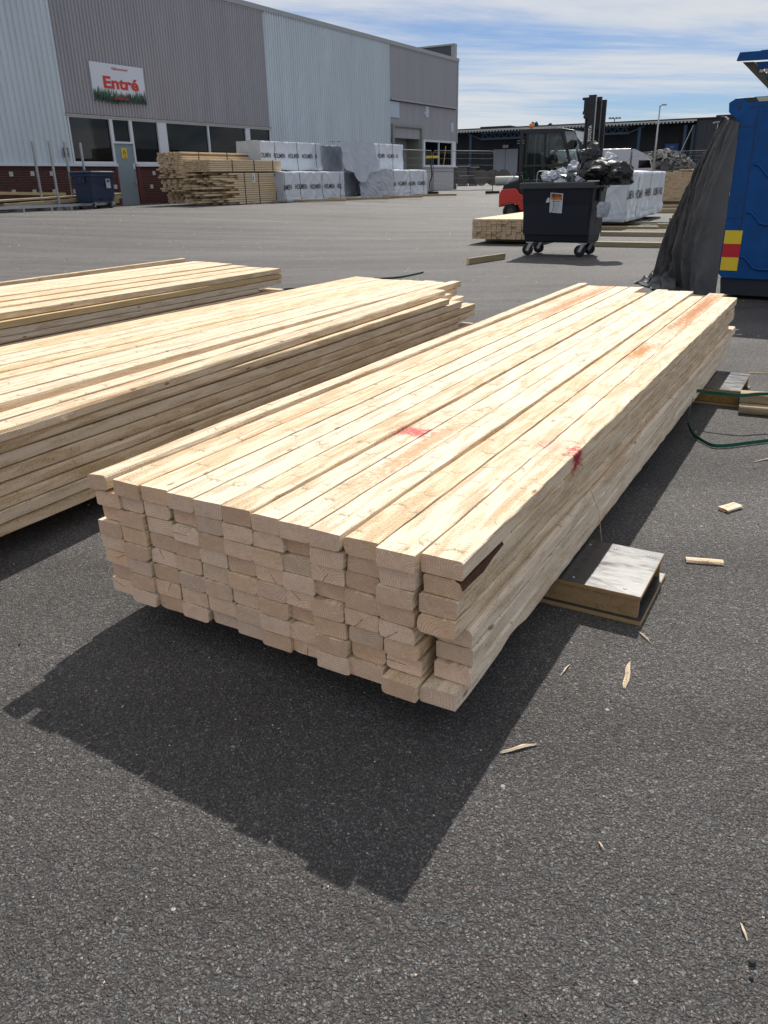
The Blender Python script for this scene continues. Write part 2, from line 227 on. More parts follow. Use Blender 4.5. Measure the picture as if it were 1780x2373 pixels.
# ------------------------------------------------------------------ mesh helpers
class MB:
    def __init__(s): s.v = []; s.f = []; s.m = []; s.sm = []
    def add(s, vs, fs, mi=0, smooth=False):
        o = len(s.v); s.v += [tuple(p) for p in vs]
        for f in fs: s.f.append([i + o for i in f]); s.m.append(mi); s.sm.append(smooth)
        return s
    def box(s, x0, x1, y0, y1, z0, z1, mi=0, mt=None):
        vs = [(x, y, z) for z in (z0, z1) for y in (y0, y1) for x in (x0, x1)]
        if mt is not None: vs = [mt @ Vector(p) for p in vs]
        return s.add(vs, [(0, 2, 3, 1), (4, 5, 7, 6), (0, 1, 5, 4), (2, 6, 7, 3), (0, 4, 6, 2), (1, 3, 7, 5)], mi)
    def prism(s, poly, y0, y1, mi=0, mt=None):          # polygon in x,z pushed along y
        n = len(poly); vs = [(p[0], y0, p[1]) for p in poly] + [(p[0], y1, p[1]) for p in poly]
        if mt is not None: vs = [mt @ Vector(p) for p in vs]
        return s.add(vs, [tuple(range(n)), tuple(range(2 * n - 1, n - 1, -1))] + [(i, i + n, (i + 1) % n + n, (i + 1) % n) for i in range(n)], mi)
    def tube(s, pts, r, n=8, mi=0, cap=True, r2=None):
        pts = [Vector(p) for p in pts]; rings = []; k = len(pts)
        for i, p in enumerate(pts):
            d = (pts[min(i + 1, k - 1)] - pts[max(i - 1, 0)]).normalized(); a = d.orthogonal().normalized() if i == 0 else (a - d * a.dot(d)).normalized()
            b = d.cross(a); rr = r if r2 is None else r + (r2 - r) * i / (k - 1)
            rings.append([p + a * (math.cos(6.2832 * j / n) * rr) + b * (math.sin(6.2832 * j / n) * rr) for j in range(n)])
        vs = [q for g in rings for q in g]
        fs = [(i * n + j, i * n + (j + 1) % n, (i + 1) * n + (j + 1) % n, (i + 1) * n + j) for i in range(k - 1) for j in range(n)]
        o = len(s.v); s.add(vs, fs, mi, n > 5)
        if cap: s.add([], [], mi); s.f += [[o + j for j in range(n - 1, -1, -1)], [o + (k - 1) * n + j for j in range(n)]]; s.m += [mi, mi]; s.sm += [False, False]
        return s
    def lathe(s, prof, c, axis='y', n=20, mi=0, smooth=True):     # prof: (radius, offset)
        vs = []
        for r, h in prof:
            for j in range(n):
                a = 6.28318 * j / n; p = (r * math.cos(a), h, r * math.sin(a)) if axis == 'y' else ((r * math.cos(a), r * math.sin(a), h) if axis == 'z' else (h, r * math.cos(a), r * math.sin(a)))
                vs.append((c[0] + p[0], c[1] + p[1], c[2] + p[2]))
        k = len(prof); fs = [(i * n + j, i * n + (j + 1) % n, (i + 1) * n + (j + 1) % n, (i + 1) * n + j) for i in range(k - 1) for j in range(n)]
        return s.add(vs, fs, mi, smooth)
    def grid(s, fn, nu, nv, mi=0, smooth=True, flip=False):
        vs = [fn(i / nu, j / nv) for j in range(nv + 1) for i in range(nu + 1)]
        fs = []
        for j in range(nv):
            for i in range(nu):
                q = (j * (nu + 1) + i, j * (nu + 1) + i + 1, (j + 1) * (nu + 1) + i + 1, (j + 1) * (nu + 1) + i); fs.append(q[::-1] if flip else q)
        return s.add(vs, fs, mi, smooth)
    def mesh(s, name, mats):
        me = bpy.data.meshes.new(name); me.from_pydata(s.v, [], s.f)
        for m in mats: me.materials.append(m)
        me.polygons.foreach_set('material_index', s.m); me.polygons.foreach_set('use_smooth', s.sm); me.update(); return me
def ml(m): return m if isinstance(m, (list, tuple)) else [m]
def obj(name, mb, m, parent=None, loc=None, rot=None):
    me = mb.mesh(name, ml(m)) if isinstance(mb, MB) else mb
    o = bpy.data.objects.new(name, me); COL.objects.link(o)
    if parent: o.parent = parent
    if loc is not None: o.location = loc
    if rot is not None: o.rotation_euler = rot
    return o
def thing(name, label, cat, loc=(0, 0, 0), rotz=0.0, group=None):
    o = bpy.data.objects.new(name, None); o.empty_display_size = 0.2; COL.objects.link(o); o.location = loc; o.rotation_euler = (0, 0, rotz)
    return tag(o, label, cat, group)
def tag(o, label=None, cat=None, group=None, kind=None):
    if label: o['label'] = label
    if cat: o['category'] = cat
    if group: o['group'] = group
    if kind: o['kind'] = kind
    return o
def bevel(o, wd, seg=2):
    b = o.modifiers.new('bevel', 'BEVEL'); b.width = wd; b.segments = seg; b.limit_method = 'ANGLE'; b.angle_limit = R(40); return o
def text_mesh(txt, height, mt, m, bold=0.0, width=None):
    cu = bpy.data.curves.new('lettering', 'FONT'); cu.body = txt; cu.size = 1; cu.offset = bold; cu.resolution_u = 3
    o = bpy.data.objects.new('lettering', cu); COL.objects.link(o); bpy.context.view_layer.update()
    me = bpy.data.meshes.new_from_object(o.evaluated_get(bpy.context.evaluated_depsgraph_get())); bpy.data.objects.remove(o); bpy.data.curves.remove(cu)
    xs = [v.co.x for v in me.vertices]; ys = [v.co.y for v in me.vertices]; cap = 0.70
    sy = height / cap; sx = sy if width is None else width / (max(xs) - min(xs)); x0 = min(xs)
    for v in me.vertices: v.co = mt @ Vector(((v.co.x - x0) * sx, 0, v.co.y * sy))      # stands in the x,z plane, reads along +x
    me.materials.clear(); me.materials.append(m); me.name = 'lettering'; return me
def add_text(parent, name, txt, height, loc, m, bold=0.0, width=None, rot=None, post=None):
    mt = Matrix.Translation(loc) @ (rot.to_4x4() if rot else Matrix.Identity(4))
    me = text_mesh(txt, height, mt, m, bold, width)
    if post:
        for v in me.vertices: v.co = post(v.co)
    return obj(name, me, m, parent)
def noi(x, y, z=0.0): return noise.noise(Vector((x, y, z)))
def fbm(x, y, z=0.0, o=4): return noise.fractal(Vector((x, y, z)), 1.0, 2.0, o)

# ------------------------------------------------------------------ palette
RED = (0.5, 0.012, 0.03)
MK1 = (2.05, -1.08); MK2 = (2.08, -0.578)
def stA(s, t, z): p = U * s + V * t; return (p.x, p.y, z)
LIGHTW, DARKW, PATCH = (0.86, 0.74, 0.58), (0.68, 0.49, 0.32), (0.66, 0.49, 0.32)
m1 = stA(MK1[0], MK1[1], 0.455); m2 = stA(MK2[0], MK2[1], 0.430); m3 = stA(MK2[0] + 0.02, MK2[1] - 0.07, 0.455)
WA = wood('sawn_spruce', LIGHTW, DARKW, PATCH, marks=((*stA(4.85, -0.715, 0.455), 0.95, 0.050, (0.44, 0.18, 0.06), 1.0), (*stA(3.55, -0.735, 0.455), 0.22, 0.040, (0.50, 0.20, 0.05), 0.95), (*stA(4.95, -1.455, 0.455), 1.0, 0.045, (0.48, 0.21, 0.09), 0.9), (*stA(1.95, -0.99, 0.455), 0.42, 0.035, (0.48, 0.25, 0.11), 0.7), (*m1, 0.055, 0.065, RED, 0.80), (*m2, 0.052, 0.034, (0.42, 0.008, 0.03), 0.97), (*m3, 0.06, 0.07, RED, 0.25)))
WE = wood('spruce_end_grain', (0.88, 0.63, 0.46), (0.56, 0.36, 0.24), (0.78, 0.54, 0.38), cracks=True, vary=(0.80, 0.30), ringw=0.0058, contrast=0.55, saw=0.3, resin=0.12, knots=False, pits=0.12)
WB = wood('sawn_spruce_dry', (0.83, 0.69, 0.52), (0.62, 0.45, 0.29), (0.63, 0.47, 0.30), contrast=0.5)
WF = wood('sawn_pine_far', (0.74, 0.60, 0.42), (0.54, 0.41, 0.26), (0.62, 0.49, 0.32), saw=0.0, knots=False)
WFE = wood('sawn_pine_far_ends', (0.64, 0.49, 0.34), (0.44, 0.32, 0.21), (0.52, 0.39, 0.26), saw=0.0, knots=False)
WG = wood('weathered_dunnage', (0.42, 0.33, 0.21), (0.26, 0.19, 0.11), (0.34, 0.27, 0.17), saw=0.2)
WT = wood('impregnated_timber', (0.40, 0.33, 0.21), (0.25, 0.20, 0.12), (0.31, 0.27, 0.17), saw=0.2)
WY = wood('yellow_plank', (0.68, 0.48, 0.22), (0.52, 0.34, 0.14), (0.62, 0.44, 0.2), contrast=0.3)
BARK = mat('bark', (0.085, 0.036, 0.018), 0.95, bump=1.0, bscale=120, var=0.6, vscale=60)
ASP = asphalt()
PL = mat('light_sheet_metal', (0.56, 0.63, 0.69), 0.45, var=0.11, vscale=1.6, stretch=(1, 1, 0.12), spec=0.4)
PG = mat('grey_sheet_metal', (0.34, 0.335, 0.365), 0.5, var=0.11, vscale=1.6, stretch=(1, 1, 0.12), spec=0.4)
FASC = mat('roof_edge_metal', (0.33, 0.35, 0.36), 0.5, var=0.08, vscale=1.0)
WHITE = mat('white_paint', (0.62, 0.65, 0.72), 0.5, var=0.07, vscale=2)
PANE = mat('window_glass', (0.004, 0.004, 0.004), 0.03, spec=0.28)
SHOP = glass_clear('shop_glass', (0.36, 0.36, 0.36), -0.012)
BLACK = mat('black_plastic', (0.015, 0.016, 0.018), 0.45, var=0.2, vscale=5, bump=0.1)
RUB = mat('rubber', (0.018, 0.018, 0.018), 0.85, bump=0.4, bscale=60, var=0.2)
STEEL = mat('galvanised_steel', (0.42, 0.43, 0.44), 0.42, 0.7, var=0.15, vscale=9)
INK = mat('black_ink', (0.02, 0.02, 0.025), 0.6)
REDP = mat('red_print', (0.55, 0.035, 0.02), 0.5)
WHITEP = mat('white_print', (0.75, 0.75, 0.75), 0.5)
YEL = mat('yellow_print', (0.75, 0.55, 0.02), 0.5)
STRAP = mat('black_strap', (0.02, 0.02, 0.02), 0.4)
GSTRAP = mat('green_strap', (0.004, 0.10, 0.065), 0.32, spec=0.6)
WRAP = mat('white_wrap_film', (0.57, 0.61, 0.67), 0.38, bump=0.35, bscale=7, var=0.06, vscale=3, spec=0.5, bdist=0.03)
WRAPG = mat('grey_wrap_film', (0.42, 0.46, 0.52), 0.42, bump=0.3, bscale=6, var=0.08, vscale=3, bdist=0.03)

# ------------------------------------------------------------------ ground
def build_ground():
    mb = MB(); import bisect
    ss = [-600, -200, -80, -40, -20] + [-10 + 2 * i for i in range(56)] + [120, 200, 400, 900]
    ds = [-900, -400, -150, -60, -30, -15] + [-6 + 1.0 * i for i in range(42)] + [50, 80, 150, 300, 900]
    vs = []
    for d in ds:
        for s in ss:
            p = sd(s, d); vs.append((p.x, p.y, G(p.x, p.y)))
    n = len(ss); fs = [(j * n + i, j * n + i + 1, (j + 1) * n + i + 1, (j + 1) * n + i) for j in range(len(ds) - 1) for i in range(n - 1)]
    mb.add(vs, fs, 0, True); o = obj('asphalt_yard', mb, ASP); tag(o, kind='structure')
build_ground()

# wooded ridge behind the photographer (mirrored in the warehouse windows)
def build_ridge():
    mb = MB()
    def fn(a, b):
        an = R(95 + 150 * a); hh = 0.62 + 0.38 * fbm(a * 22, 1.7) + 0.16 * fbm(a * 140, 8.0)
        r = 150 + 60 * b; prof = math.sin(min(1, b * 1.4) * math.pi / 2)
        return (r * math.sin(an), r * math.cos(an), -0.5 + 11.5 * prof * hh)
    mb.grid(fn, 420, 5, 0, False)
    o = obj('wooded_hills', mb, mat('forest', (0.012, 0.013, 0.009), 0.9, bump=1, bscale=0.6, var=0.5, vscale=0.3)); tag(o, kind='structure')
build_ridge()

# ------------------------------------------------------------------ warehouse
WH = thing('warehouse', 'large grey and white corrugated warehouse with brick base, door and shop windows', 'warehouse', sd(0, 24.2, 0), RZW)
def corrugated(s0, s1, z0, z1, pitch, depth, flat=0.42):
    mb = MB(); prof = []; x = s0
    while x < s1 - 1e-6:
        for fx, fy in ((0, 0), (flat, 0), (flat + 0.12, -1), (0.88, -1)):
            if x + fx * pitch <= s1: prof.append((x + fx * pitch, fy * depth))
        x += pitch
    prof.append((s1, 0)); vs = []; n = len(prof)
    for z in (z0, z1): vs += [(p[0], p[1], z) for p in prof]
    return mb.add(vs, [(i, i + 1, i + 1 + n, i + n) for i in range(n - 1)])
ZT = 8.02
def sheet(s0, s1, z0, z1, m, lab, pitch=0.15, dep=0.04): tag(obj('wall_panel', corrugated(s0, s1, z0, z1, pitch, dep), m, WH), lab)
PL_ = PL
sheet(6.0, 20.5, 1.9, ZT, PL, 'light corrugated wall panel left of the entrance', 0.22, 0.055)
sheet(20.5, 31.95, 3.44, ZT, PG, 'dark grey corrugated wall panel above the windows')
sheet(31.95, 43.1, 1.9, ZT, PL, 'light corrugated wall panel behind the wrapped packs', 0.18, 0.055)
sheet(43.1, 52.15, 5.36, ZT, PG, 'dark grey corrugated upper wall panel at the far corner', 0.15, 0.022)
sheet(43.1, 52.15, 3.39, 5.30, PG, 'dark grey corrugated wall panel above the rolling door', 0.15, 0.022)
# solid shell behind the sheets
mb = MB(); mb.box(6.0, 22.5, 0.06, 0.2, 0.0, ZT); mb.box(23.45, 31.95, 0.06, 0.2, 0.0, 1.9); mb.box(20.5, 52.15, 0.06, 0.2, 3.42, ZT); mb.box(31.95, 43.1, 0.06, 0.2, 0, 3.42)
mb.box(46.95, 52.1, 0.06, 0.2, 0, 1.86); mb.box(52.02, 52.14, 0.0, 24, 0.3, ZT); mb.box(6, 6.15, 0.1, 24, 0, ZT); mb.box(6, 52.14, 23.85, 24, 0, ZT)
obj('wall_core', mb, mat('wall_core_grey', (0.2, 0.2, 0.22), 0.7), WH)
mb = MB(); mb.box(5.8, 52.2, 0.25, 24.1, 7.8, 8.0); obj('roof', mb, mat('roofing_felt', (0.08, 0.08, 0.085), 0.9), WH)
mb = MB(); mb.box(5.9, 52.25, -0.07, 0.22, 8.02, 8.21); mb.box(5.9, 52.25, -0.03, -0.005, 7.96, 8.02, 1); obj('roof_edge', mb, [FASC, PG], WH)
mb = MB(); mb.box(52.0, 52.3, 0.3, 9.0, 8.0, 8.95); mb.box(47.2, 52.3, 8.8, 9.0, 8.0, 8.95); mb.box(51.98, 52.34, 0.16, 0.4, 8.0, 8.95, 1); mb.box(51.95, 52.36, 0.16, 9.05, 8.95, 9.05, 1); mb.box(47.1, 52.36, 8.75, 9.05, 8.95, 9.05, 1)
obj('roof_screen', mb, [mat('dark_sheet', (0.07, 0.075, 0.09), 0.6), FASC], WH)
mb = MB(); mb.box(43.1, 51.8, -0.16, -0.0, 5.30, 5.40); mb.box(43.1, 51.8, -0.12, 0.0, 5.27, 5.30, 1); obj('drip_ledge', mb, [PG, BLACK], WH)
mb = MB(); mb.box(20.45, 31.97, -0.07, 0.02, 3.40, 3.46); mb.box(20.45, 31.97, -0.04, 0.02, 3.44, 3.48, 1); obj('drip_rail', mb, [mat('weathered_rail', (0.38, 0.36, 0.33), 0.7, var=0.3, vscale=12), BLACK], WH)
# corner post of darker trim
obj('corner_trim', MB().box(52.05, 52.2, -0.05, 0.1, 3.3, ZT), PG, WH); obj('joint_trim', MB().box(43.06, 43.13, -0.05, 0.02, 1.9, ZT), PG, WH)
# windows
def window(s0, s1, z0, z1, mull=(), fr=0.07, label=None):
    f = MB(); f.box(s0, s1, -0.03, 0.06, z1 - fr, z1); f.box(s0, s1, -0.03, 0.06, z0, z0 + fr); f.box(s0, s0 + fr, -0.03, 0.06, z0 + fr, z1 - fr); f.box(s1 - fr, s1, -0.03, 0.06, z0 + fr, z1 - fr)
    for x in mull: f.box(x - 0.04, x + 0.04, -0.03, 0.06, z0 + fr, z1 - fr)
    o = obj('window', f, WHITE, WH)
    if label: tag(o, label)
    xs = [s0 + fr] + list(mull) + [s1 - fr]
    for a, b in zip(xs[:-1], xs[1:]):
        g = MB(); g.box(a + 0.0, b - 0.0, 0.035, 0.045, z0 + fr, z1 - fr); obj('pane', g, SHOP, o)
window(20.55, 22.48, 1.90, 3.43, label='large window left of the door')
window(22.48, 23.42, 2.58, 3.43, label='small window above the door')
window(23.42, 24.86, 1.90, 3.43, label='window right of the door')
window(25.2, 30.2, 1.90, 3.43, (27.7,), label='wide two pane window behind the timber pile')
window(30.36, 31.95, 1.90, 3.43, label='window beside the light panel')
mb = MB(); mb.box(24.86, 25.2, -0.035, 0.05, 1.90, 3.40); mb.box(30.2, 30.36, -0.035, 0.05, 1.90, 3.40); mb.box(16, 22.5, -0.10, 0.05, 1.81, 1.90); mb.box(23.45, 31.95, -0.10, 0.05, 1.81, 1.90); mb.box(6, 16, -0.10, 0.05, 1.81, 1.90)
obj('window_sill', mb, WHITE, WH)
# brick base: every brick real, joined
def bricks(s0, s1, z0, z1, y, m, mm, name, lab, bh=0.065, bl=0.25, soldier=True):
    mb = MB(); z = z1 - (0.16 if soldier else 0.0); rr = random.Random(3)
    if soldier:
        x = s0
        while x < s1 - 0.05: mb.box(x + 0.005, min(x + 0.068, s1), y - 0.012 - rr.random() * 0.004, y + 0.05, z1 - 0.15, z1); x += 0.078
    k = 0
    while z > z0:
        x = s0 - (bl / 2 if k % 2 else 0)
        while x < s1:
            a, b = max(x, s0), min(x + bl - 0.012, s1)
            if b - a > 0.02: mb.box(a, b, y - 0.011 - rr.random() * 0.005, y + 0.05, max(z - bh, z0), z - 0.0)
            x += bl
        z -= bh + 0.013; k += 1
    o = obj(name, mb, m, WH); tag(o, lab, kind='stuff')
    g = MB(); g.box(s0, s1, y, y + 0.055, z0, z1 + 0.005); obj('mortar', g, mm, WH)
BR = mat('red_brick', (0.080, 0.027, 0.024), 0.85, var=0.55, vscale=5, bump=0.3, bscale=50)
MO = mat('mortar', (0.20, 0.16, 0.15), 0.9, var=0.15)
bricks(10, 22.38, 0.3, 1.81, -0.0, BR, MO, 'brickwork', 'dark red brick base left of the door')
bricks(23.62, 31.95, 0.3, 1.81, -0.0, BR, MO, 'brickwork', 'dark red brick base right of the door')
bricks(46.98, 51.75, 0.3, 1.84, -0.0, mat('white_brick', (0.50, 0.50, 0.52), 0.8, var=0.15, vscale=6), mat('grey_mortar', (0.27, 0.27, 0.28), 0.9), 'brickwork', 'white painted brick base under the far window', soldier=False)
for a_, b__ in ((22.38, 22.5), (23.45, 23.62)): obj('door_post', MB().box(a_, b__, -0.03, 0.08, 0.3, 1.81), mat('oxblood_paint', (0.10, 0.02, 0.022), 0.6, var=0.2), WH)
mb = MB(); mb.box(51.75, 52.2, -0.03, 0.1, 0.3, 1.84); obj('corner_pier', mb, mat('dark_pier', (0.06, 0.05, 0.05), 0.8), WH)
DR = obj('door', MB().box(22.52, 23.43, 0.02, 0.07, 0.46, 2.58), mat('grey_green_door', (0.20, 0.26, 0.30), 0.45, var=0.15, vscale=1.3), WH)
mb = MB(); mb.box(23.33, 23.38, -0.01, 0.02, 1.2, 1.36); mb.tube([(23.35, 0.02, 1.27), (23.35, -0.05, 1.27), (23.22, -0.05, 1.27)], 0.012, 6); obj('handle', mb, STEEL, DR)
obj('lock_plate', MB().box(23.32, 23.40, 0.0, 0.02, 1.72, 1.92), WHITE, DR)
DS = obj('warning_sign', MB().box(22.84, 23.08, 0.005, 0.02, 2.08, 2.43), YEL, DR)
mb = MB(); mb.prism([(22.88, 2.27), (23.04, 2.27), (22.96, 2.40)], 0.001, 0.005); mb.prism([(22.90, 2.15), (23.03, 2.15), (23.03, 2.17), (22.90, 2.17)], 0.001, 0.005); mb.prism([(22.88, 2.22), (23.05, 2.22), (23.05, 2.245), (22.88, 2.245)], 0.001, 0.005); mb.prism([(22.88, 2.10), (23.05, 2.10), (23.05, 2.115), (22.88, 2.115)], 0.001, 0.005)
obj('print', mb, INK, DS)
obj('print', MB().prism([(22.925, 2.285), (22.995, 2.285), (22.96, 2.345)], -0.002, 0.001), YEL, DS)
# wall vents
for s_, z_ in ((16.3, 1.57), (17.13, 1.57), (17.96, 1.57), (18.77, 1.58), (19.54, 1.58), (17.1, 1.03), (17.94, 1.03), (18.73, 1.02), (19.53, 1.01), (20.37, 1.0), (22.28, 1.12), (24.3, 1.58), (24.1, 1.1)):
    v = obj('vent', MB().box(s_ - 0.07, s_ + 0.07, -0.035, -0.012, z_ - 0.07, z_ + 0.07), mat('vent_plate', (0.5, 0.5, 0.48), 0.6), WH)
    obj('vent_hole', MB().lathe([(0.02, -0.037), (0.02, -0.034), (0.0, -0.034)], (s_, 0, z_), 'y', 8), BLACK, v)
# three light panels
for a, b, c, d in ((43.12, 44.2, 4.43, 5.24), (47.54, 47.95, 4.64, 5.23), (51.17, 51.57, 3.95, 4.48)):
    obj('cover_plate', MB().box(a, b, -0.05, 0.0, c, d), mat('pale_blue_plate', (0.42, 0.50, 0.60), 0.4, var=0.05), WH)
obj('wall_lamp', MB().box(47.36, 47.43, -0.12, 0.0, 4.78, 4.92), WHITE, WH)
# rolling door in its recess
mb = MB(); mb.box(43.28, 43.44, -0.14, 0.0, 0.3, 4.1); mb.box(46.86, 47.06, -0.14, 0.0, 0.3, 4.1); mb.box(43.44, 46.86, -0.14, 0.0, 3.98, 4.10); mb.box(43.44, 43.56, 0.0, 0.9, 0.3, 3.98, 1); mb.box(46.78, 46.86, 0, 0.9, 0.3, 3.98, 1); mb.box(43.56, 46.78, 0, 0.9, 3.9, 3.98, 1)
obj('door_frame', mb, [mat('olive_grey_frame', (0.24, 0.25, 0.24), 0.6), mat('olive_reveal', (0.21, 0.22, 0.18), 0.7)], WH)
RD = thing_rd = obj('rolling_door', MB().box(43.56, 46.78, 0.9, 0.95, 0.3, 3.9), mat('rolling_door_grey', (0.30, 0.31, 0.34), 0.5, var=0.06), WH)
for i in range(6): obj('door_leaf', MB().box(43.58, 46.76, 0.86, 0.9, 0.46 + i * 0.575, 0.46 + i * 0.575 + 0.555), MATS['rolling_door_grey'], RD)
for a in (44.2, 45.0): obj('door_window', MB().box(a, a + 0.55, 0.84, 0.86, 1.08, 1.48), PANE, RD)
mb = MB(); mb.box(43.44, 43.5, 0, 0.03, 2.4, 3.0); mb.box(43.12, 43.28, -0.03, 0, 2.5, 3.1); obj('light_strip', mb, WHITE, WH)
# far office window
mb = MB(); mb.box(47.06, 47.46, -0.04, 0.05, 1.86, 3.36); mb.box(51.5, 51.95, -0.04, 0.05, 1.86, 3.36); obj('white_pier', mb, WHITE, WH)
window(47.46, 51.5, 1.90, 3.36, (49.48,), label='two pane window beside the rolling door')
mb = MB(); mb.box(47.06, 52.1, -0.12, 0.02, 1.84, 1.90); obj('window_sill', mb, WHITE, WH)
mb = MB(); mb.box(47.1, 51.9, -0.05, 0.0, 3.36, 3.40); obj('lintel', mb, WHITE, WH)
mb = MB(); mb.prism([(50.2, 1.97), (50.3, 1.97), (50.62, 3.1), (50.5, 3.1)], 0.012, 0.03); obj('plank_behind_glass', mb, mat('orange_board', (0.42, 0.22, 0.06), 0.6), WH)
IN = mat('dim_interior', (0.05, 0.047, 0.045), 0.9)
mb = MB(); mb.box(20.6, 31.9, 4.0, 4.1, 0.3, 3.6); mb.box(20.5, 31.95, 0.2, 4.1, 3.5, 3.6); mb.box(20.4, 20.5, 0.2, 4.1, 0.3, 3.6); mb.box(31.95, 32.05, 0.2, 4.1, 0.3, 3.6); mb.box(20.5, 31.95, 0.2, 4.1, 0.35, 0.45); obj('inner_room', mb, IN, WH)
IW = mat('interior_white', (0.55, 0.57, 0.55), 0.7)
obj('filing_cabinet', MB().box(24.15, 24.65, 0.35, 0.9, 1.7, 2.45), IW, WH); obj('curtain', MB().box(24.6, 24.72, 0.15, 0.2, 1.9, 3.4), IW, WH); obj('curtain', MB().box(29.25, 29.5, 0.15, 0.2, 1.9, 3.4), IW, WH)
obj('warm_light_boards', MB().box(21.6, 22.3, 0.7, 1.0, 2.05, 2.12).box(21.3, 21.9, 0.8, 1.0, 2.0, 2.04), mat('warm_light_colour', (0.6, 0.45, 0.25), 0.7), WH)  # warm lights low in the left window, given as tan boards, no lamp
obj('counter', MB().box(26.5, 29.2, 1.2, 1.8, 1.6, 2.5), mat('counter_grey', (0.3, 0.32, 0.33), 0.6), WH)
# number plate with white arrows, hanging on the light wall
NP = thing('arrow_sign', 'small dark sign with white arrows on the light wall left of the windows', 'sign', sd(20.2, 24.17, 2.24), RZW)
obj('plate', MB().box(-0.1, 0.1, -0.1, -0.085, -0.15, 0.15), mat('dark_sign', (0.03, 0.035, 0.05), 0.4), NP)
mb = MB()
for z_ in (0.03, -0.03): mb.prism([(-0.06, z_), (0.0, z_ + 0.06), (0.06, z_), (0.06, z_ + 0.025), (0.0, z_ + 0.085), (-0.06, z_ + 0.025)], -0.103, -0.1)
mb.prism([(-0.07, -0.12), (0.07, -0.12), (0.07, -0.10), (-0.07, -0.10)], -0.103, -0.1); mb.prism([(-0.05, -0.08), (0.05, -0.08), (0.05, -0.065), (-0.05, -0.065)], -0.103, -0.1)
obj('print', mb, WHITEP, NP)

# welcome sign
SG = thing('entrance_sign', 'white welcome sign reading Entré with green forest print, high on the grey wall', 'sign', sd(21.8, 24.16, 3.95), RZW)
SL, SH = 2.5, 1.19
obj('board', MB().box(0, SL, -0.06, -0.02, 0, SH), mat('sign_white', (0.62, 0.66, 0.75), 0.45), SG)
rr = random.Random(11)
for k, (base, amp, col) in enumerate(((0.34, 0.16, (0.16, 0.25, 0.17)), (0.28, 0.15, (0.05, 0.13, 0.075)), (0.22, 0.12, (0.015, 0.05, 0.04)))):
    mb = MB(); y0 = -0.063 - 0.002 * k
    for i in range(46):
        x = (i + rr.random()) * SL / 46; h_ = base + amp * (rr.random() - 0.35) + 0.04 * math.sin(x * 3 + k); wd = 0.03 + 0.03 * rr.random()
        for q in range(3):
            zb = h_ - 0.07 * (q + 1) - 0.02; ww = wd * (0.45 + 0.4 * q); zt_ = h_ - 0.05 * q
            mb.prism([(max(0, x - ww), zb), (min(SL, x + ww), zb), (min(SL, max(0, x)), zt_)], y0, y0 + 0.001)
    zz_ = base - 0.17
    mb.prism([(0, 0), (SL, 0), (SL, zz_), (0, zz_)], y0, y0 + 0.001)
    obj('forest_print', mb, mat('forest_print_%s' % ('pale', 'mid', 'dark')[k], col, 0.5), SG)
add_text(SG, 'lettering', 'Entré', 0.36, (0.52, -0.072, 0.42), REDP, 0.035, 1.66)
add_text(SG, 'lettering', 'Välkommen!', 0.085, (0.95, -0.066, 1.01), REDP, 0.02, 0.78)
add_text(SG, 'lettering', 'SPIREC.SE', 0.085, (0.95, -0.075, 0.07), REDP, 0.02, 0.66)

# ------------------------------------------------------------------ planks and stacks
def plank_mb(L, W, T, seed, seg=14, wane=0.5, bark=None, bow=0.0, jag=0.0012, rag=0.0, edge=1.0):
    r = random.Random(seed); mb = MB(); n = 12
    big = [(r.uniform(0.006, 0.02), r.uniform(0.004, 0.016)) if r.random() < wane * 0.5 else (edge * r.uniform(0.0025, 0.007), edge * r.uniform(0.0020, 0.005)) for _ in range(4)]
    ph = [r.random() * 60 for _ in range(4)]; b1 = r.uniform(-bow, bow)
    # close the rings along the length a little denser near the ends
    xs = [L * i / seg for i in range(seg + 1)]; rings = []
    for x in xs:
        ring = []; oy = b1 * math.sin(math.pi * x / L)
        for c, (sy, sz) in enumerate(((-1, -1), (1, -1), (1, 1), (-1, 1))):
            a, b = big[c]; k = max(0.35, 1 + 0.9 * noi(x * 1.6 + ph[c], 3.1)); a *= k; b *= k
            if bark and c == bark[2] and bark[0] <= x <= bark[1]: q = 0.75 + 0.5 * noi(x * 14, 2.2); q *= 1.0 - 0.7 * min(1, max(0, x - 0.08) / 0.2) if bark[0] < 0 else 0.7; a, b = 0.026 * q, 0.030 * q
            p = [(sy * (W / 2 - a), sz * T / 2), (sy * (W / 2 - 0.28 * a), sz * (T / 2 - 0.28 * b)), (sy * W / 2, sz * (T / 2 - b))]
            if c in (0, 2): p = p[::-1]
            if rag: e = rag * (0.35 * noi(x * 5 + ph[c], 5.0) + 0.9 * noi(x * 31 + ph[c], 9.0)); e2 = rag * 0.5 * noi(x * 29 + ph[c], 15.0); p = [(yy + e, zz + e2) for yy, zz in p]
            for (yy, zz) in p: ring.append((x, yy + oy + r.uniform(-jag, jag), zz + r.uniform(-jag, jag) * 0.6))
        rings.append(ring)
    vs = [q for g in rings for q in g]
    for i in range(seg):
        for j in range(n):
            mi = 0
            if bark and bark[0] - 0.02 <= xs[i] < bark[1] and j in (3 * bark[2], 3 * bark[2] + 1): mi = 2
            mb.f.append([i * n + j, i * n + (j + 1) % n, (i + 1) * n + (j + 1) % n, (i + 1) * n + j]); mb.m.append(mi); mb.sm.append(False)
    mb.v = vs
    for f in ([j for j in range(n - 1, -1, -1)], [seg * n + j for j in range(n)]): mb.f.append(f); mb.m.append(1); mb.sm.append(False)
    return mb
def rounded_pool(L, W, T, mats, k, seed, **kw): return [plank_mb(L, W, T, seed + i, **kw).mesh('plank', mats) for i in range(k)]

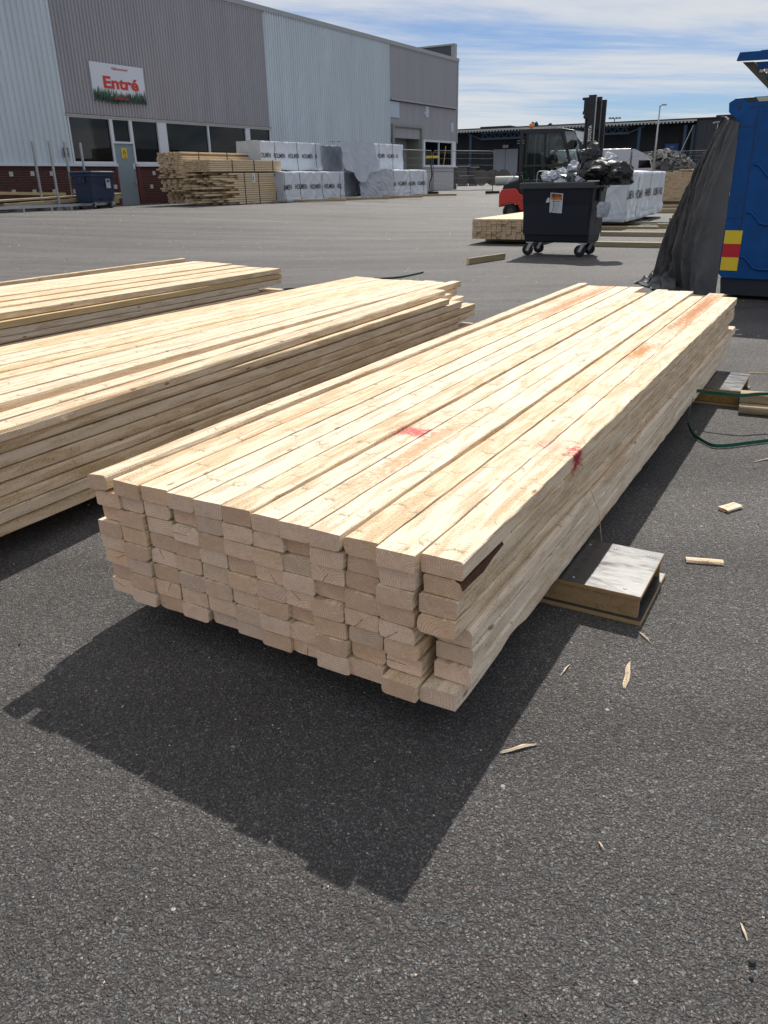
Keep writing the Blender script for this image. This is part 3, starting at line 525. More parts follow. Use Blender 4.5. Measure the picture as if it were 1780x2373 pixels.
# nearest stack ------------------------------------------------------
TE = [-1.695, -1.598, -1.503, -1.405, -1.313, -1.219, -1.127, -1.041, -0.952, -0.864, -0.770, -0.672, -0.572]
SF = [1.318, 1.316, 1.323, 1.317, 1.313, 1.310, 1.307, 1.302, 1.294, 1.300, 1.281, 1.300]
SE = [5.785, 5.675, 5.690, 5.705, 5.715, 5.415, 5.640, 5.598, 5.60, 5.392, 5.565, 5.41]
o0 = stA(0, 0, 0); ra = random.Random(5)
ST1 = thing('timber_stack', 'loose stack of pale sawn planks nearest the camera, marked with red paint', 'timber stack', stA(1.3, -1.13, 0), RZW, 'stacks of sawn planks in the yard')
MA = [WA, WE, BARK]
for lay in range(8):                      # 0 = bottom
    for c in range(12):
        tc_ = (TE[c] + TE[c + 1]) / 2; wd = TE[c + 1] - TE[c] - 0.0046
        if lay == 7:
            s0, s1 = SF[c], SE[c]; dt = 0
            if c == 0: wd = 0.070; dt = -0.012
        else:
            s0 = SF[c] + 0.004 + ra.uniform(-0.005, 0.007) + (0.014 if ra.random() < 0.18 else 0); s1 = SE[c] + ra.uniform(-0.28, 0.05); dt = 0.004 * math.sin(lay * 0.9 + 1.0) + 0.010 * noi(c * 0.45, lay * 0.55, 3.0) + ra.uniform(-0.0010, 0.0010)
            wd = 0.0898
            if lay == 0 and c >= 10: s0 -= 0.014 if c == 10 else 0.024; dt = 0.007 if c == 10 else -0.001
            if c == 11 and lay in (4, 5, 6): s0 -= 0.018
            if c == 11 and lay in (1, 2, 3): s0 += 0.025; dt += 0.012
            if c == 10 and lay in (1, 2, 3): s0 += 0.012; dt -= 0.003
            if c == 0: dt += (0.012, 0.012, 0.010, 0.008, 0.006, 0.014, 0.014)[lay] if lay < 7 else 0
            if c == 0 and lay < 4: s0 += 0.012; dt -= 0.012
        kw = dict(seg=72 if lay == 7 or c == 11 else 12, wane=0.35 if lay == 7 else 0.9)
        if c == 11 and lay == 6: kw['bark'] = (-0.01, 0.20, 3)
        if c == 11 and lay == 0: kw['bark'] = (0.25, 0.4, 0)
        mb = plank_mb(s1 - s0, wd, 0.0428, 100 * lay + c, rag=0.0019 if c == 11 else (0.0009 if lay == 7 else 0.0008), edge=0.55 if (lay == 7 and c < 11) else 1.0, jag=0.0014 if c == 11 else 0.0008, **kw)
        # local x along U, local y = -V
        o = obj('plank', mb, MA, ST1, (s0 - 1.3, -(tc_ + dt + 1.13) + 0.0, 0.09 + 0.0228 + lay * 0.0457 + (ra.uniform(-0.0015, 0.0015) if lay == 7 else 0)), (ra.uniform(-0.022, 0.022) if lay == 7 else ra.uniform(-0.02, 0.02), 0, ra.uniform(-0.0012, 0.0012)))
        if c == 0 and lay == 7: o.rotation_euler.x = -0.06; o.location.z += 0.004

# middle stack, fanned a little towards the camera --------------------
ST2 = thing('timber_stack', 'middle stack of pale sawn planks running off the left edge, ragged at its far end', 'timber stack', stA(1.2, -2.9, 0), RZW, 'stacks of sawn planks in the yard')
NEAR2 = [-2.27, -2.375, -2.59, -2.70, -2.80, -2.935, -3.07, -3.19, -3.28, -3.385, -3.49]
FAR2 = [-2.44, -2.53, -2.63, -2.725, -2.82, -2.915, -3.01, -3.10, -3.195, -3.29, -3.39]
E2 = [5.10, 5.60, 5.50, 5.54, 5.50, 5.53, 5.50, 5.505, 5.52, 5.56, 5.58]
SIDE2 = [5.20, 5.43, 5.17, 5.45, 5.46, 5.23, 5.0, 5.1]
MBt = [WB, WE, BARK]
for lay in range(8):
    for c in range(11):
        if lay == 7: t0, t1 = NEAR2[c] - 0.045, FAR2[c] - 0.045; s1 = E2[c]
        else:
            t0, t1 = -2.305 - 0.047 - c * 0.106, -2.36 - 0.047 - c * 0.0965; s1 = SIDE2[lay] if c == 0 else 5.45 + ra.uniform(-0.2, 0.12)
            t0 += ra.uniform(-0.006, 0.006); t1 += ra.uniform(-0.006, 0.006)
        s0 = 1.22 + ra.uniform(-0.03, 0.03); L_ = s1 - s0; an = math.atan2(-(t1 - t0), 4.0)
        mb = plank_mb(L_, 0.092, 0.0422, 3000 + 100 * lay + c, seg=24 if (lay == 7 or c == 0) else 5, wane=0.8, jag=0.0014)
        obj('plank', mb, MBt, ST2, (s0 - 1.2, -(t0 + 2.9), 0.09 + 0.0228 + lay * 0.0457), (ra.uniform(-0.015, 0.015), 0, an))

# farthest of the three -----------------------------------------------
ST3 = thing('timber_stack', 'third stack at the left edge with wide planks and one yellow plank in its side', 'timber stack', stA(1.8, -5.2, 0), RZW, 'stacks of sawn planks in the yard')
N3 = [-4.66, -4.96, -5.23, -5.44, -5.63, -5.78]; F3 = [-4.565, -4.79, -5.05, -5.31, -5.50, -5.69]; E3 = [5.90, 5.91, 6.00, 6.10, 6.15, 6.17]
SD3 = [5.9, 5.5, 5.2, 5.60, 5.905, 5.91, 5.92]
for lay in range(8):
    for c in range(6):
        if lay == 7: t0, t1, s1, wd = N3[c], F3[c], E3[c], (0.185, 0.19, 0.205, 0.19, 0.17, 0.16)[c]
        else: t0 = -4.585 - 0.2 * c + ra.uniform(-0.01, 0.01) - 0.02 * (c > 0); t1 = -4.56 - 0.225 * c; s1 = (5.9, 5.85, 5.75, 5.93, 5.58, 5.905, 5.915)[lay] if c == 0 else 5.8 + ra.uniform(-0.05, 0.2); wd = 0.185
        if lay == 4 and c == 1: s1 = 5.82
        s0 = 1.8 + ra.uniform(-0.03, 0.03); an = math.atan2(-(t1 - t0), 3.4)
        mats = [WY, WE, BARK] if (lay == 6 and c == 0) else MBt
        mb = plank_mb(s1 - s0, wd - 0.004, 0.0422, 6000 + 100 * lay + c, seg=20 if (lay == 7 or c == 0) else 4, wane=0.7, jag=0.0014)
        obj('plank', mb, mats, ST3, (s0 - 1.8, -(t0 + 5.2), 0.09 + 0.0228 + lay * 0.0457), (ra.uniform(-0.012, 0.012), 0, an))
mb = plank_mb(4.2, 0.045, 0.05, 7777, seg=16, wane=0.5)
obj('plank', mb, MBt, ST3, (0.25, 0.70, 0.445), (0, 0, 0.012))
# torn splinters on the edge of the middle stack
def splinter(loc, azs, ln=0.06, m=WB, lab='tuft of torn splinters on the edge of the middle stack', nm='splinter'):
    mb = MB(); r = random.Random(int(loc[0] * 1000))
    for i in range(12):
        a = R(azs) + r.uniform(-0.9, 0.9); e = r.uniform(-0.5, 0.5); l = ln * r.uniform(0.4, 1.1); p = Vector((0, 0, 0)); q = Vector((math.cos(a) * math.cos(e), math.sin(a) * math.cos(e), math.sin(e))) * l
        mb.tube([p, q * 0.6 + Vector((0, 0, r.uniform(-0.004, 0.004))), q], 0.0011, 4, r2=0.0003)
    return mb
o = obj('splinter', splinter((1, 1, 1), -60, 0.045), WB, ST2, (0.49, -0.632, 0.437)); tag(o, 'tuft of torn splinters on the near edge')

# ------------------------------------------------------------------ plywood support boxes, offcuts
PLY = mat('black_film_plywood', (0.035, 0.035, 0.038), 0.34, var=0.06, vscale=30, stretch=(1, 0.3, 1), bump=0.02, bscale=120, spec=0.8)
WS = wood('brown_pine_side', (0.40, 0.26, 0.12), (0.24, 0.14, 0.055), (0.30, 0.19, 0.085), saw=0.0, contrast=0.6)
def support(s0, s1, t0, t1, lab):
    o = thing('support_box', lab, 'support box', stA(s0, t1, 0), RZW, 'plywood boxes carrying the nearest stack')
    W_, D_ = s1 - s0, t1 - t0                     # local x along U, local y 0..D_ going -V
    hs = 0.085
    a = obj('top_board', MB().box(0, W_, 0.0, 0.245, hs - 0.012, hs), [PLY], o); obj('top_board', MB().box(0, W_, 0.247, D_, hs - 0.012, hs - 0.0005), [PLY], o)
    for y0_, y1_ in ((0, 0.245), (0.247, D_)):
        for xe in (-0.0015, W_): obj('plywood_edge', MB().box(xe, xe + 0.0015, y0_, y1_, hs - 0.012, hs - 0.001), mat('plywood_edge', (0.34, 0.2, 0.09), 0.8, var=0.4, vscale=40, stretch=(1, 1, 20)), a)
    e = MB(); e.box(0, W_, -0.0015, 0, hs - 0.012, hs - 0.001); obj('plywood_edge', e, MATS['plywood_edge'], a)
    b = obj('bottom_board', MB().box(-0.012, W_ + 0.01, -0.012, D_, 0.001, 0.013), [MATS['plywood_edge'] if 0 else mat('plywood_base', (0.36, 0.24, 0.12), 0.8, var=0.2, vscale=20)], o)
    obj('film', MB().box(-0.010, W_ + 0.008, -0.010, D_, 0.013, 0.014), PLY, b)
    for x_ in (0.004, W_ - 0.026): obj('side_board', MB().box(x_, x_ + 0.022, 0.004, D_ - 0.01, 0.014, hs - 0.012), WS, o)
    for x_, y_ in ((0.03, 0.05), (0.03, 0.2), (W_ - 0.035, 0.04), (W_ - 0.035, 0.14), (0.03, 0.29), (W_ - 0.035, 0.29), (W_ - 0.04, 0.22)):
        obj('screw', MB().lathe([(0.0045, 0.0), (0.0045, 0.0012), (0.0, 0.0012)], (x_, y_, hs), 'z', 10), STEEL, o)
support(2.005, 2.315, -1.75, -0.345, 'black film plywood support box under the near end of the nearest stack')
support(4.52, 4.98, -1.75, -0.40, 'black film plywood support box under the far end of the nearest stack')
GP = 'supports hidden under the left stacks'
for k, (s_, t0_, t1_, zz) in enumerate(((2.2, -3.6, -2.38, 0.09), (4.7, -3.45, -2.45, 0.09), (2.6, -5.9, -4.65, 0.09), (5.0, -5.9, -4.65, 0.09))):
    o = thing('bearer', ('timber bearer under the middle stack, nearer one', 'timber bearer under the middle stack, farther one', 'timber bearer under the third stack, nearer one', 'timber bearer under the third stack, farther one')[k], 'bearer', stA(s_, t1_, 0), RZW, GP)
    obj('beam', plank_mb(t1_ - t0_, 0.1, 0.088, 900 + k, seg=4), [WG, WE, BARK], o, (0, 0, 0.0455), (0, 0, math.pi / 2))
# timber pieces at the right edge, one on the other
for k, (s_, t_, z_, L_, az, lab) in enumerate(((4.37, -0.378, 0.0, 1.3, 116, 'lower of the two short beams at the right edge of the picture'), (4.43, -0.385, 0.047, 1.3, 113.5, 'upper of the two short beams at the right edge of the picture'))):
    p = stA(s_, t_, 0); o = thing('short_beam', lab, 'beam', (p[0], p[1], z_), rz(az), 'short beams at the right edge')
    obj('beam', plank_mb(L_, 0.1, 0.045, 950 + k, seg=8), [WG, WG, BARK], o, (0, 0.05, 0.0235))

def strip(pts, wd, m, name, lab, cat, group=None, th=0.0012, upv=(0, 0, 1)):
    pts = [Vector(p) for p in pts]; mb = MB(); vs = []
    for i, p in enumerate(pts):
        d = (pts[min(i + 1, len(pts) - 1)] - pts[max(i - 1, 0)]).normalized(); uu = Vector((-d.y, d.x, 0.001)) if upv is None else Vector(upv); n = d.cross(uu).normalized(); f = d.cross(n).normalized()
        vs += [p + n * wd / 2 + f * th / 2, p - n * wd / 2 + f * th / 2, p - n * wd / 2 - f * th / 2, p + n * wd / 2 - f * th / 2]
    fs = []
    for i in range(len(pts) - 1):
        for j in range(4): fs.append((i * 4 + j, i * 4 + (j + 1) % 4, i * 4 + 4 + (j + 1) % 4, i * 4 + 4 + j))
    mb.add(vs, fs, 0); o = obj(name, mb, m); return tag(o, lab, cat, group)
def smooth(pts, n=8):
    P = [Vector(p) for p in pts]; out = []
    for i in range(len(P) - 1):
        a, b, c, d = P[max(i - 1, 0)], P[i], P[i + 1], P[min(i + 2, len(P) - 1)]
        for k in range(n):
            t = k / n; out.append(0.5 * ((2 * b) + (-a + c) * t + (2 * a - 5 * b + 4 * c - d) * t * t + (-a + 3 * b - 3 * c + d) * t ** 3))
    return out + [P[-1]]
# green packing strap: a hoop standing on the ground by the nearest stack
loop = smooth([stA(4.9, 0.9, 0.08), stA(4.45, 0.15, 0.135), stA(4.214, -0.243, 0.16), stA(4.134, -0.352, 0.16), stA(4.124, -0.491, 0.16), stA(4.138, -0.562, 0.158), stA(4.09, -0.566, 0.145), stA(4.017, -0.564, 0.12), stA(3.917, -0.555, 0.06), stA(3.86, -0.516, 0.016), stA(3.81, -0.479, 0.012), stA(3.735, -0.409, 0.011), stA(3.765, -0.345, 0.011), stA(3.838, -0.274, 0.011), stA(3.923, -0.19, 0.011), stA(4.15, 0.05, 0.011), stA(4.6, 0.6, 0.011)], 7)
strip(loop, 0.017, GSTRAP, 'packing_strap', 'loop of green packing strap on the asphalt right of the nearest stack', 'strap', 'loose green straps', upv=None)
DGS = mat('dark_green_strap', (0.008, 0.04, 0.042), 0.4)
strip(smooth([(-0.7, 9.7, 0.012), (-0.35, 10.0, 0.012), (-0.16, 10.28, 0.012), (0.25, 10.42, 0.012), (0.60, 10.95, 0.012)], 8), 0.022, DGS, 'packing_strap', 'dark green strap lying behind the middle stack', 'strap', 'loose green straps', upv=None)
strip(smooth([(-1.75, 8.6, 0.012), (-1.37, 9.17, 0.012), (-1.13, 9.44, 0.012), (-0.8, 9.55, 0.012), (-0.6, 9.85, 0.012)], 6), 0.020, DGS, 'packing_strap', 'thin dark green strap beyond the end of the third stack', 'strap', 'loose green straps', upv=None)

def slab(p, L_, W_, T_, azd, m, name, lab, cat, group=None, z=0.0, seed=1, tilt=0.0, seg=4):
    o = obj(name, plank_mb(L_, W_, T_, seed, seg=seg, wane=0.6, jag=min(0.001, T_ * 0.1)), m); o.location = (p[0], p[1], z + T_ / 2 + 0.001 + L_ * 0.5 * abs(math.sin(tilt))); o.rotation_euler = (0, tilt, rz(azd)); return tag(o, lab, cat, group)
CH = 'offcuts and chips on the asphalt'
slab((1.27, 2.69), 0.085, 0.045, 0.012, 62, [WA, WE, BARK], 'offcut', 'small square plywood offcut, upper of two chips right of the nearest stack', 'offcut', CH, seed=21)
slab((0.985, 2.285), 0.115, 0.028, 0.011, 103, [WA, WE, BARK], 'offcut', 'long narrow offcut with a notch, lower of two chips right of the nearest stack', 'offcut', CH, seed=22)
def sliver(p0, p1, wd, lab, seed=1, m=WA, cat='wood chip'):
    p0, p1 = Vector((*p0, 0)), Vector((*p1, 0)); d = p1 - p0; L_ = d.length; mb = MB(); r = random.Random(seed); n = 7; vs = []
    for i in range(n + 1):
        f = i / n; hw = wd * 0.5 * (math.sin(math.pi * min(1, 0.08 + f * 0.9)) ** 0.6) * r.uniform(0.8, 1.1); x = (f - 0.5) * L_; y = 0.1 * wd * math.sin(f * 9 + seed); z = 0.002 + 0.004 * math.sin(f * 3.14)
        vs += [(x, y - hw, z), (x, y, z + wd * 0.28), (x, y + hw, z), (x, y, z - 0.001)]
    fs = [(i * 4 + j, i * 4 + (j + 1) % 4, i * 4 + 4 + (j + 1) % 4, i * 4 + 4 + j) for i in range(n) for j in range(4)] + [(3, 2, 1, 0), (n * 4, n * 4 + 1, n * 4 + 2, n * 4 + 3)]
    mb.add(vs, fs); o = obj('wood_sliver', mb, m); o.location = (p0 + p1) / 2; o.rotation_euler = (0, 0, math.atan2(d.y, d.x)); return tag(o, lab, cat, CH)
sliver((0.585, 1.60), (0.632, 1.715), 0.014, 'pale pointed sliver below the near support box', 1)
sliver((0.245, 1.375), (0.333, 1.402), 0.011, 'curved sliver of wood at the edge of the big shadow', 2)
sliver((0.585, 0.905), (0.588, 0.94), 0.004, 'tiny standing sliver on the bare asphalt at lower right', 3)
sliver((0.40, 1.10), (0.395, 1.12), 0.004, 'tiny white sliver in the middle of the lower right asphalt', 4)
sliver((1.62, 3.22), (1.80, 3.29), 0.008, 'thin pale sliver below the green strap', 5)
sliver((1.83, 3.45), (1.88, 3.46), 0.012, 'brownish chip below the green strap, nearer the edge', 6, WG)
sliver((0.70, 1.86), (0.715, 1.80), 0.005, 'short sliver beside the near support box corner', 7)
sliver((0.44, 1.66), (0.475, 1.71), 0.004, 'short splinter in front of the near support box', 8)
sliver((2.05, 4.95), (2.75, 4.75), 0.012, 'long thin stick lying by the far support box', 9, WG)
mb = MB(); mb.tube([stA(2.19, -0.560, 0.31), stA(2.28, -0.548, 0.20), stA(2.37, -0.545, 0.02)], 0.0016, 5, r2=0.0009); tag(obj('hanging_splinter', mb, WA), 'long thin splinter hanging down the side of the nearest stack above the support box', 'wood chip', CH)
# scattered grit and sawdust crumbs: nobody could count them
def crumbs():
    mb = MB(); r = random.Random(4)
    for i in range(2600):
        if i < 1500: a = R(r.uniform(-34, 34)); d = 0.75 + 2.6 * r.random() ** 1.2
        else: a = R(r.uniform(-30, 32)); d = 3 + 24 * r.random() ** 1.4
        x, y = d * math.sin(a), d * math.cos(a); z = G(x, y); k = (0.0009 + 0.0022 * r.random() ** 3) * (1 if i < 1500 else 2.2 + d * 0.12)
        if i % 45 == 0:
            an = r.random() * 6.28; l = k * 3.2; vs = [(x - math.cos(an) * l, y - math.sin(an) * l, z + 0.001), (x, y, z + 0.001 + k * 0.8), (x + math.cos(an) * l, y + math.sin(an) * l, z + 0.001), (x + math.sin(an) * k, y - math.cos(an) * k, z + 0.001)]; mb.add(vs, [(0, 3, 1), (3, 2, 1), (0, 1, 2)], 0)
        else:
            ro = r.random() * 6.28; vs = [(x + math.cos(ro + q * 1.571) * k * r.uniform(0.7, 1.2), y + math.sin(ro + q * 1.571) * k * r.uniform(0.7, 1.2), z + k * 0.35) for q in range(4)] + [(x, y, z + k * 1.1), (x, y, z)]
            mb.add(vs, [(0, 1, 4), (1, 2, 4), (2, 3, 4), (3, 0, 4), (1, 0, 5), (2, 1, 5), (3, 2, 5), (0, 3, 5)], 1 if r.random() < 0.62 else (2 if r.random() < 0.6 else 0))
    for i in range(230):  # pale crumbs growing with distance stand in for sparkle on the far asphalt
        a = R(r.uniform(-27, 22)); d = 4 + 32 * r.random() ** 1.1; x, y = d * math.sin(a), d * math.cos(a); z = G(x, y); k = 0.0025 + 0.00042 * d * r.uniform(0.5, 1.3); w_ = 1 if r.random() < 0.8 else 2
        vs = [(x + math.cos(1.571 * q + i) * k, y + math.sin(1.571 * q + i) * k, z + k * 0.4) for q in range(4)] + [(x, y, z + k * 1.3)]; mb.add(vs, [(0, 1, 4), (1, 2, 4), (2, 3, 4), (3, 0, 4)], 3 if w_ == 1 else 2)
    o = obj('loose_grit', mb, [WA, mat('pale_stone', (0.5, 0.48, 0.44), 0.8), mat('dark_stone', (0.02, 0.02, 0.02), 0.8), mat('glint_speck', (0.8, 0.79, 0.76), 0.6)]); tag(o, 'loose grit, stone crumbs, splinters and white glint specks scattered over the asphalt', 'grit', kind='stuff')
crumbs()
for k, (p, s_) in enumerate((((0.575, 0.865), 0.007), ((0.563, 0.84), 0.004), ((-1.02, 1.86), 0.004), ((0.68, 0.87), 0.005))):
    mb = MB(); mb.lathe([(0, -0.4 * s_), (0.8 * s_, -0.2 * s_), (s_, 0.2 * s_), (0.6 * s_, 0.8 * s_), (0, s_)], (0, 0, 0.3 * s_), 'z', 7, smooth=False); o = obj('pebble', mb, MATS['dark_stone']); o.location = (*p, 0)
    tag(o, ('larger black pebble on the lower right asphalt', 'smaller black pebble just below the larger one', 'black pebble at the left edge beside the shadow', 'black pebble close to the right edge at the bottom')[k], 'pebble', 'black pebbles on the asphalt')

# loose plank on the ground beyond the stacks
slab((1.30, 11.93), 0.98, 0.045, 0.09, 41, [WT, WE, BARK], 'loose_plank', 'single plank lying on edge in the yard left of the waste bin', 'plank', seed=31)

# ------------------------------------------------------------------ bundles in the middle distance
def bundle(t, nx, nz, L_, W_, T_, mats, seed, x0=0.0, y0=0.0, z0=0.0, stag0=0.02, stag1=0.1, pool=5, gap=0.0015, only_shell=True, gappy=0.0, zrot=0.0):
    ms = rounded_pool(L_, W_, T_, mats, pool, seed, seg=3, wane=0.7); r = random.Random(seed)
    for k in range(nz):
        for j in range(nx):
            if only_shell and 0 < j < nx - 1 and 0 < k < nz - 1: pass
            if r.random() < gappy: continue
            obj('plank', ms[r.randrange(pool)], None, t, (x0 + r.uniform(-stag0, stag0) + (r.random() ** 3 * stag1 if stag1 else 0), y0 + (j + 0.5) * (W_ + gap * 2) + r.uniform(-1, 1) * gap, z0 + (k + 0.5) * (T_ + gap)), (0, 0, zrot))
BD = thing('timber_bundle', 'low bundle of sawn planks on the ground between forklift and waste bin', 'timber bundle', (1.82, 15.85, 0), rz(27))
bundle(BD, 14, 8, 4.2, 0.091, 0.0415, [WB, WFE, BARK], 41, y0=-1.34, z0=0.09, stag1=0.03, gap=0.0035)
for k in range(2):
    o = thing('bearer', 'bearer under the bundle beside the forklift, %s one' % ('nearer', 'farther')[k], 'bearer', Vector((1.82, 15.85, 0)) + Vector((math.sin(R(27)), math.cos(R(27)), 0)) * (0.7 + 2.6 * k), rz(27), GP)
    obj('beam', plank_mb(1.3, 0.1, 0.088, 960 + k, seg=3), [WG, WE, BARK], o, (0, -1.32, 0.0455), (0, 0, math.pi / 2))
BF = thing('timber_bundle', 'block of brown planks seen end on behind the white wrapped pack', 'timber bundle', (11.0, 33.8, 0), rz(24))
bundle(BF, 17, 20, 4.0, 0.093, 0.052, [WF, WFE, BARK], 43, y0=-1.55, z0=0.16, stag0=0.01, stag1=0.03)
obj('plank', plank_mb(4.0, 0.5, 0.045, 44, seg=3), [WF, WFE, BARK], BF, (0.05, -1.0, 1.26)); obj('plank', plank_mb(4.0, 0.45, 0.045, 45, seg=3), [WF, WFE, BARK], BF, (0.0, -1.2, 1.31))
o = thing('timber_bundle', 'pale wrapped bundle just visible behind the brown block of planks', 'timber bundle', (12.7, 34.6, 0), rz(24)); obj('cover', MB().box(0, 3, -1.0, 0, 0.15, 1.2), WRAP, o)
for k, z_ in enumerate((0.0,)):
    o = thing('bearer', 'bearer under the brown block of planks', 'bearer', (11.15, 34.1, 0), rz(114), GP); obj('beam', plank_mb(1.7, 0.12, 0.15, 970, seg=3), [WG, WE, BARK], o, (0, 0, 0.077))

# dunnage beams lying right of the waste bin
DG = 'beams lying on the ground right of the waste bin'
for k, (p, L_, W_, T_, a, m, lab) in enumerate((
    ((3.75, 14.75), 2.6, 0.14, 0.085, 118, WT, 'nearest long beam with a pale metallic top, right of the waste bin'),
    ((4.66, 17.30), 2.6, 0.14, 0.085, 118, WT, 'second long beam lying behind the nearest one'),
    ((4.95, 18.1), 1.9, 0.12, 0.03, 118, WG, 'thin brown board behind the second long beam'),
    ((6.52, 19.35), 1.8, 0.12, 0.11, 116, WT, 'thick beam half hidden by the dark tarpaulin'),
    ((7.75, 22.1), 1.5, 0.12, 0.1, 116, WG, 'beam lying beyond the green strap heap'),
    ((5.3, 19.7), 1.3, 0.12, 0.06, 114, WG, 'short beam under the near end of the white wrapped pack'),
    ((5.9, 21.6), 1.6, 0.12, 0.06, 114, WG, 'beam under the middle of the white wrapped pack'),
    ((8.9, 27.2), 2.6, 0.14, 0.13, 114, WG, 'beam in front of the brown block of planks, nearer one'),
    ((10.0, 30.6), 2.6, 0.14, 0.13, 114, WG, 'beam in front of the brown block of planks, farther one'),
    ((9.0, 28.9), 1.4, 0.12, 0.05, 110, WY, 'reddish board beyond the white wrapped pack'),
    ((8.35, 23.6), 1.0, 0.1, 0.1, 116, WG, 'short reddish block beside the tarpaulin'))):
    slab(p, L_, W_, T_, a, [m, WFE, BARK], 'ground_beam', lab, 'beam', DG, seed=60 + k)
ms = MB(); r_ = random.Random(9)
for i in range(26):
    x, y = 6.6 + r_.random() * 0.9, 20.2 + r_.random() * 1.5; a = R(r_.gauss(25, 25)); l = r_.uniform(0.4, 1.3)
    pts = smooth([(x - math.cos(a) * l * 0.5, y - math.sin(a) * l * 0.3, 0.015), (x, y, 0.02 + r_.random() * 0.1), (x + math.cos(a) * l * 0.5, y + math.sin(a) * l * 0.3, 0.015)], 5)
    vs = []
    for p in pts: vs += [p + Vector((0, 0.016, 0)), p - Vector((0, 0.016, 0))]
    ms.add(vs, [(2 * i_, 2 * i_ + 1, 2 * i_ + 3, 2 * i_ + 2) for i_ in range(len(pts) - 1)])
tag(obj('strap_heap', ms, GSTRAP), 'tangled heap of green straps between the beams right of the waste bin', 'straps', 'loose green straps')

# ------------------------------------------------------------------ wrapped packs
def fold(x, z, H, seed, k=1.0):
    k *= 0.72
    a = noise.noise(Vector((x * 1.3 + seed, z * 0.6, seed))); d1 = 1 - abs(noise.noise(Vector((x * 2.2 - z * 1.6 + seed * 3, z * 0.8, seed * 1.7))))
    d2 = 1 - abs(noise.noise(Vector((x * 1.7 + z * 2.2 + seed, z * 0.5 + 9, seed)))); low = max(0, 1 - z / (0.35 * H)); d3 = 1 - abs(noise.noise(Vector((x * 1.1, z * 7 + seed, 5))))
    return k * (0.03 * a + 0.035 * d1 ** 6 + 0.03 * d2 ** 7 + 0.06 * low * d3 ** 4 - 0.05)
def wrapped(t, L_, D_, H_, z0, seed, m, ends=None, k=1.0, sag=0.05, taper=0.0):
    nx, ny, nz = int(L_ / 0.045), int(D_ / 0.06), 26; f = lambda x, z: fold(x, z, H_, seed, k)
    rd = lambda u: 0.03 * (1 - min(1, min(u, 1 - u) / 0.03))
    mb = MB()
    def zb(x): return sag * noise.noise(Vector((x * 0.9, seed, 2.2)))
    def front(u, v): x = u * L_; z = v * H_; return (x + 0.02 * noi(z * 3, seed), -f(x, z) + rd(v) * 0.6, z0 + z + zb(x) * (1 - v) - rd(v) * (v > 0.5) * 0.4)
    def back(u, v): x = u * L_; z = v * H_; return (x, D_ + f(x + 50, z) * 0.6, z0 + z)
    def top(u, v): x = u * L_; p0 = front(u, 1.0); p1 = back(u, 1.0); y = p0[1] + (p1[1] - p0[1]) * v; return (x + 0.02 * noi(H_ * 3, seed) * (1 - v), y, p0[2] * (1 - v) + p1[2] * v + 0.05 * math.sin(math.pi * v) * (noise.noise(Vector((x * 2, v * 3, seed))) * 0.6 + 0.2))
    def side(u, v, xx, sg): y = u; z = v; p0 = front(0 if sg < 0 else 1, v); p1 = back(0 if sg < 0 else 1, v); yy = p0[1] + (p1[1] - p0[1]) * u; return (p0[0] + (p1[0] - p0[0]) * u + sg * (f(u * D_ + 90, v * H_) + 0.03) * math.sin(math.pi * u) ** 0.5, yy, p0[2] * (1 - u) + p1[2] * u)
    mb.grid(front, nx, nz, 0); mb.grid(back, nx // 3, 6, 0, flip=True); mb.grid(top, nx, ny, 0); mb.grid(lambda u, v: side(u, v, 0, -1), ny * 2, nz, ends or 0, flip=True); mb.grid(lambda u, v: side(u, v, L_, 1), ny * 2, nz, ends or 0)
    obj('wrap_film', mb, m, t)
    return front
def holmen(t, fr, L_, H_, z0, x0, n, hgt=0.16, wd=0.80, pitch=1.05, zc=0.47, first=None, last=None):
    for i in range(n):
        txt = 'HOLMEN'; w_ = wd; x = x0 + i * pitch
        if i == 0 and first: txt = first; w_ = wd * len(first) / 6; x = x0 + wd - w_
        if i == n - 1 and last: txt = last; w_ = wd * len(last) / 6
        post = lambda c: Vector((c.x, fr(min(1, max(0, c.x / L_)), min(1, max(0, (c.z - z0) / H_)))[1] - 0.014, c.z + 0.03 * noi(c.x * 0.8, z0 + 4)))
        o = add_text(t, 'lettering', txt, hgt, (x, 0, z0 + H_ * zc), INK, 0.012, w_, post=post)
def seams(t, fr, L_, H_, z0, xs):
    for x in xs:
        mb = MB(); pts = [fr(x / L_, k / 16) for k in range(17)]; vs = []
        for p in pts: vs += [(p[0] - 0.012, p[1] - 0.008, p[2]), (p[0] + 0.012, p[1] - 0.008, p[2])]
        mb.add(vs, [(2 * i, 2 * i + 1, 2 * i + 3, 2 * i + 2) for i in range(16)]); obj('strap', mb, STRAP, t)
GW = 'wrapped timber packs'
def pack(name_lab, s, d, L_, D_, H_, z0, seed, m=None, k=1.0, az=None):
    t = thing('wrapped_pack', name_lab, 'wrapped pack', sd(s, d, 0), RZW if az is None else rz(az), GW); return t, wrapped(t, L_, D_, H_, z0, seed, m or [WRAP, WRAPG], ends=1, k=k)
t, f = pack('lower white wrapped pack printed HOLMEN beside the timber pile', 25.45, 18.8, 4.2, 1.15, 1.06, 0.46, 1.3)
holmen(t, f, 4.2, 1.06, 0.46, -0.25, 5, first='LMEN', last='HOL', wd=0.72, pitch=0.97, hgt=0.17, zc=0.42); seams(t, f, 4.2, 1.06, 0.46, (0.05, 1.05, 2.55, 3.85))
t, f = pack('upper white wrapped pack printed HOLMEN behind the timber pile', 25.4, 19.75, 4.0, 1.15, 1.02, 1.58, 4.1)
holmen(t, f, 4.0, 1.02, 1.58, -0.12, 5, first='OLMEN', last='H', wd=0.72, pitch=0.93, hgt=0.16, zc=0.42); seams(t, f, 4.0, 1.02, 1.58, (0.9, 2.35, 3.65))
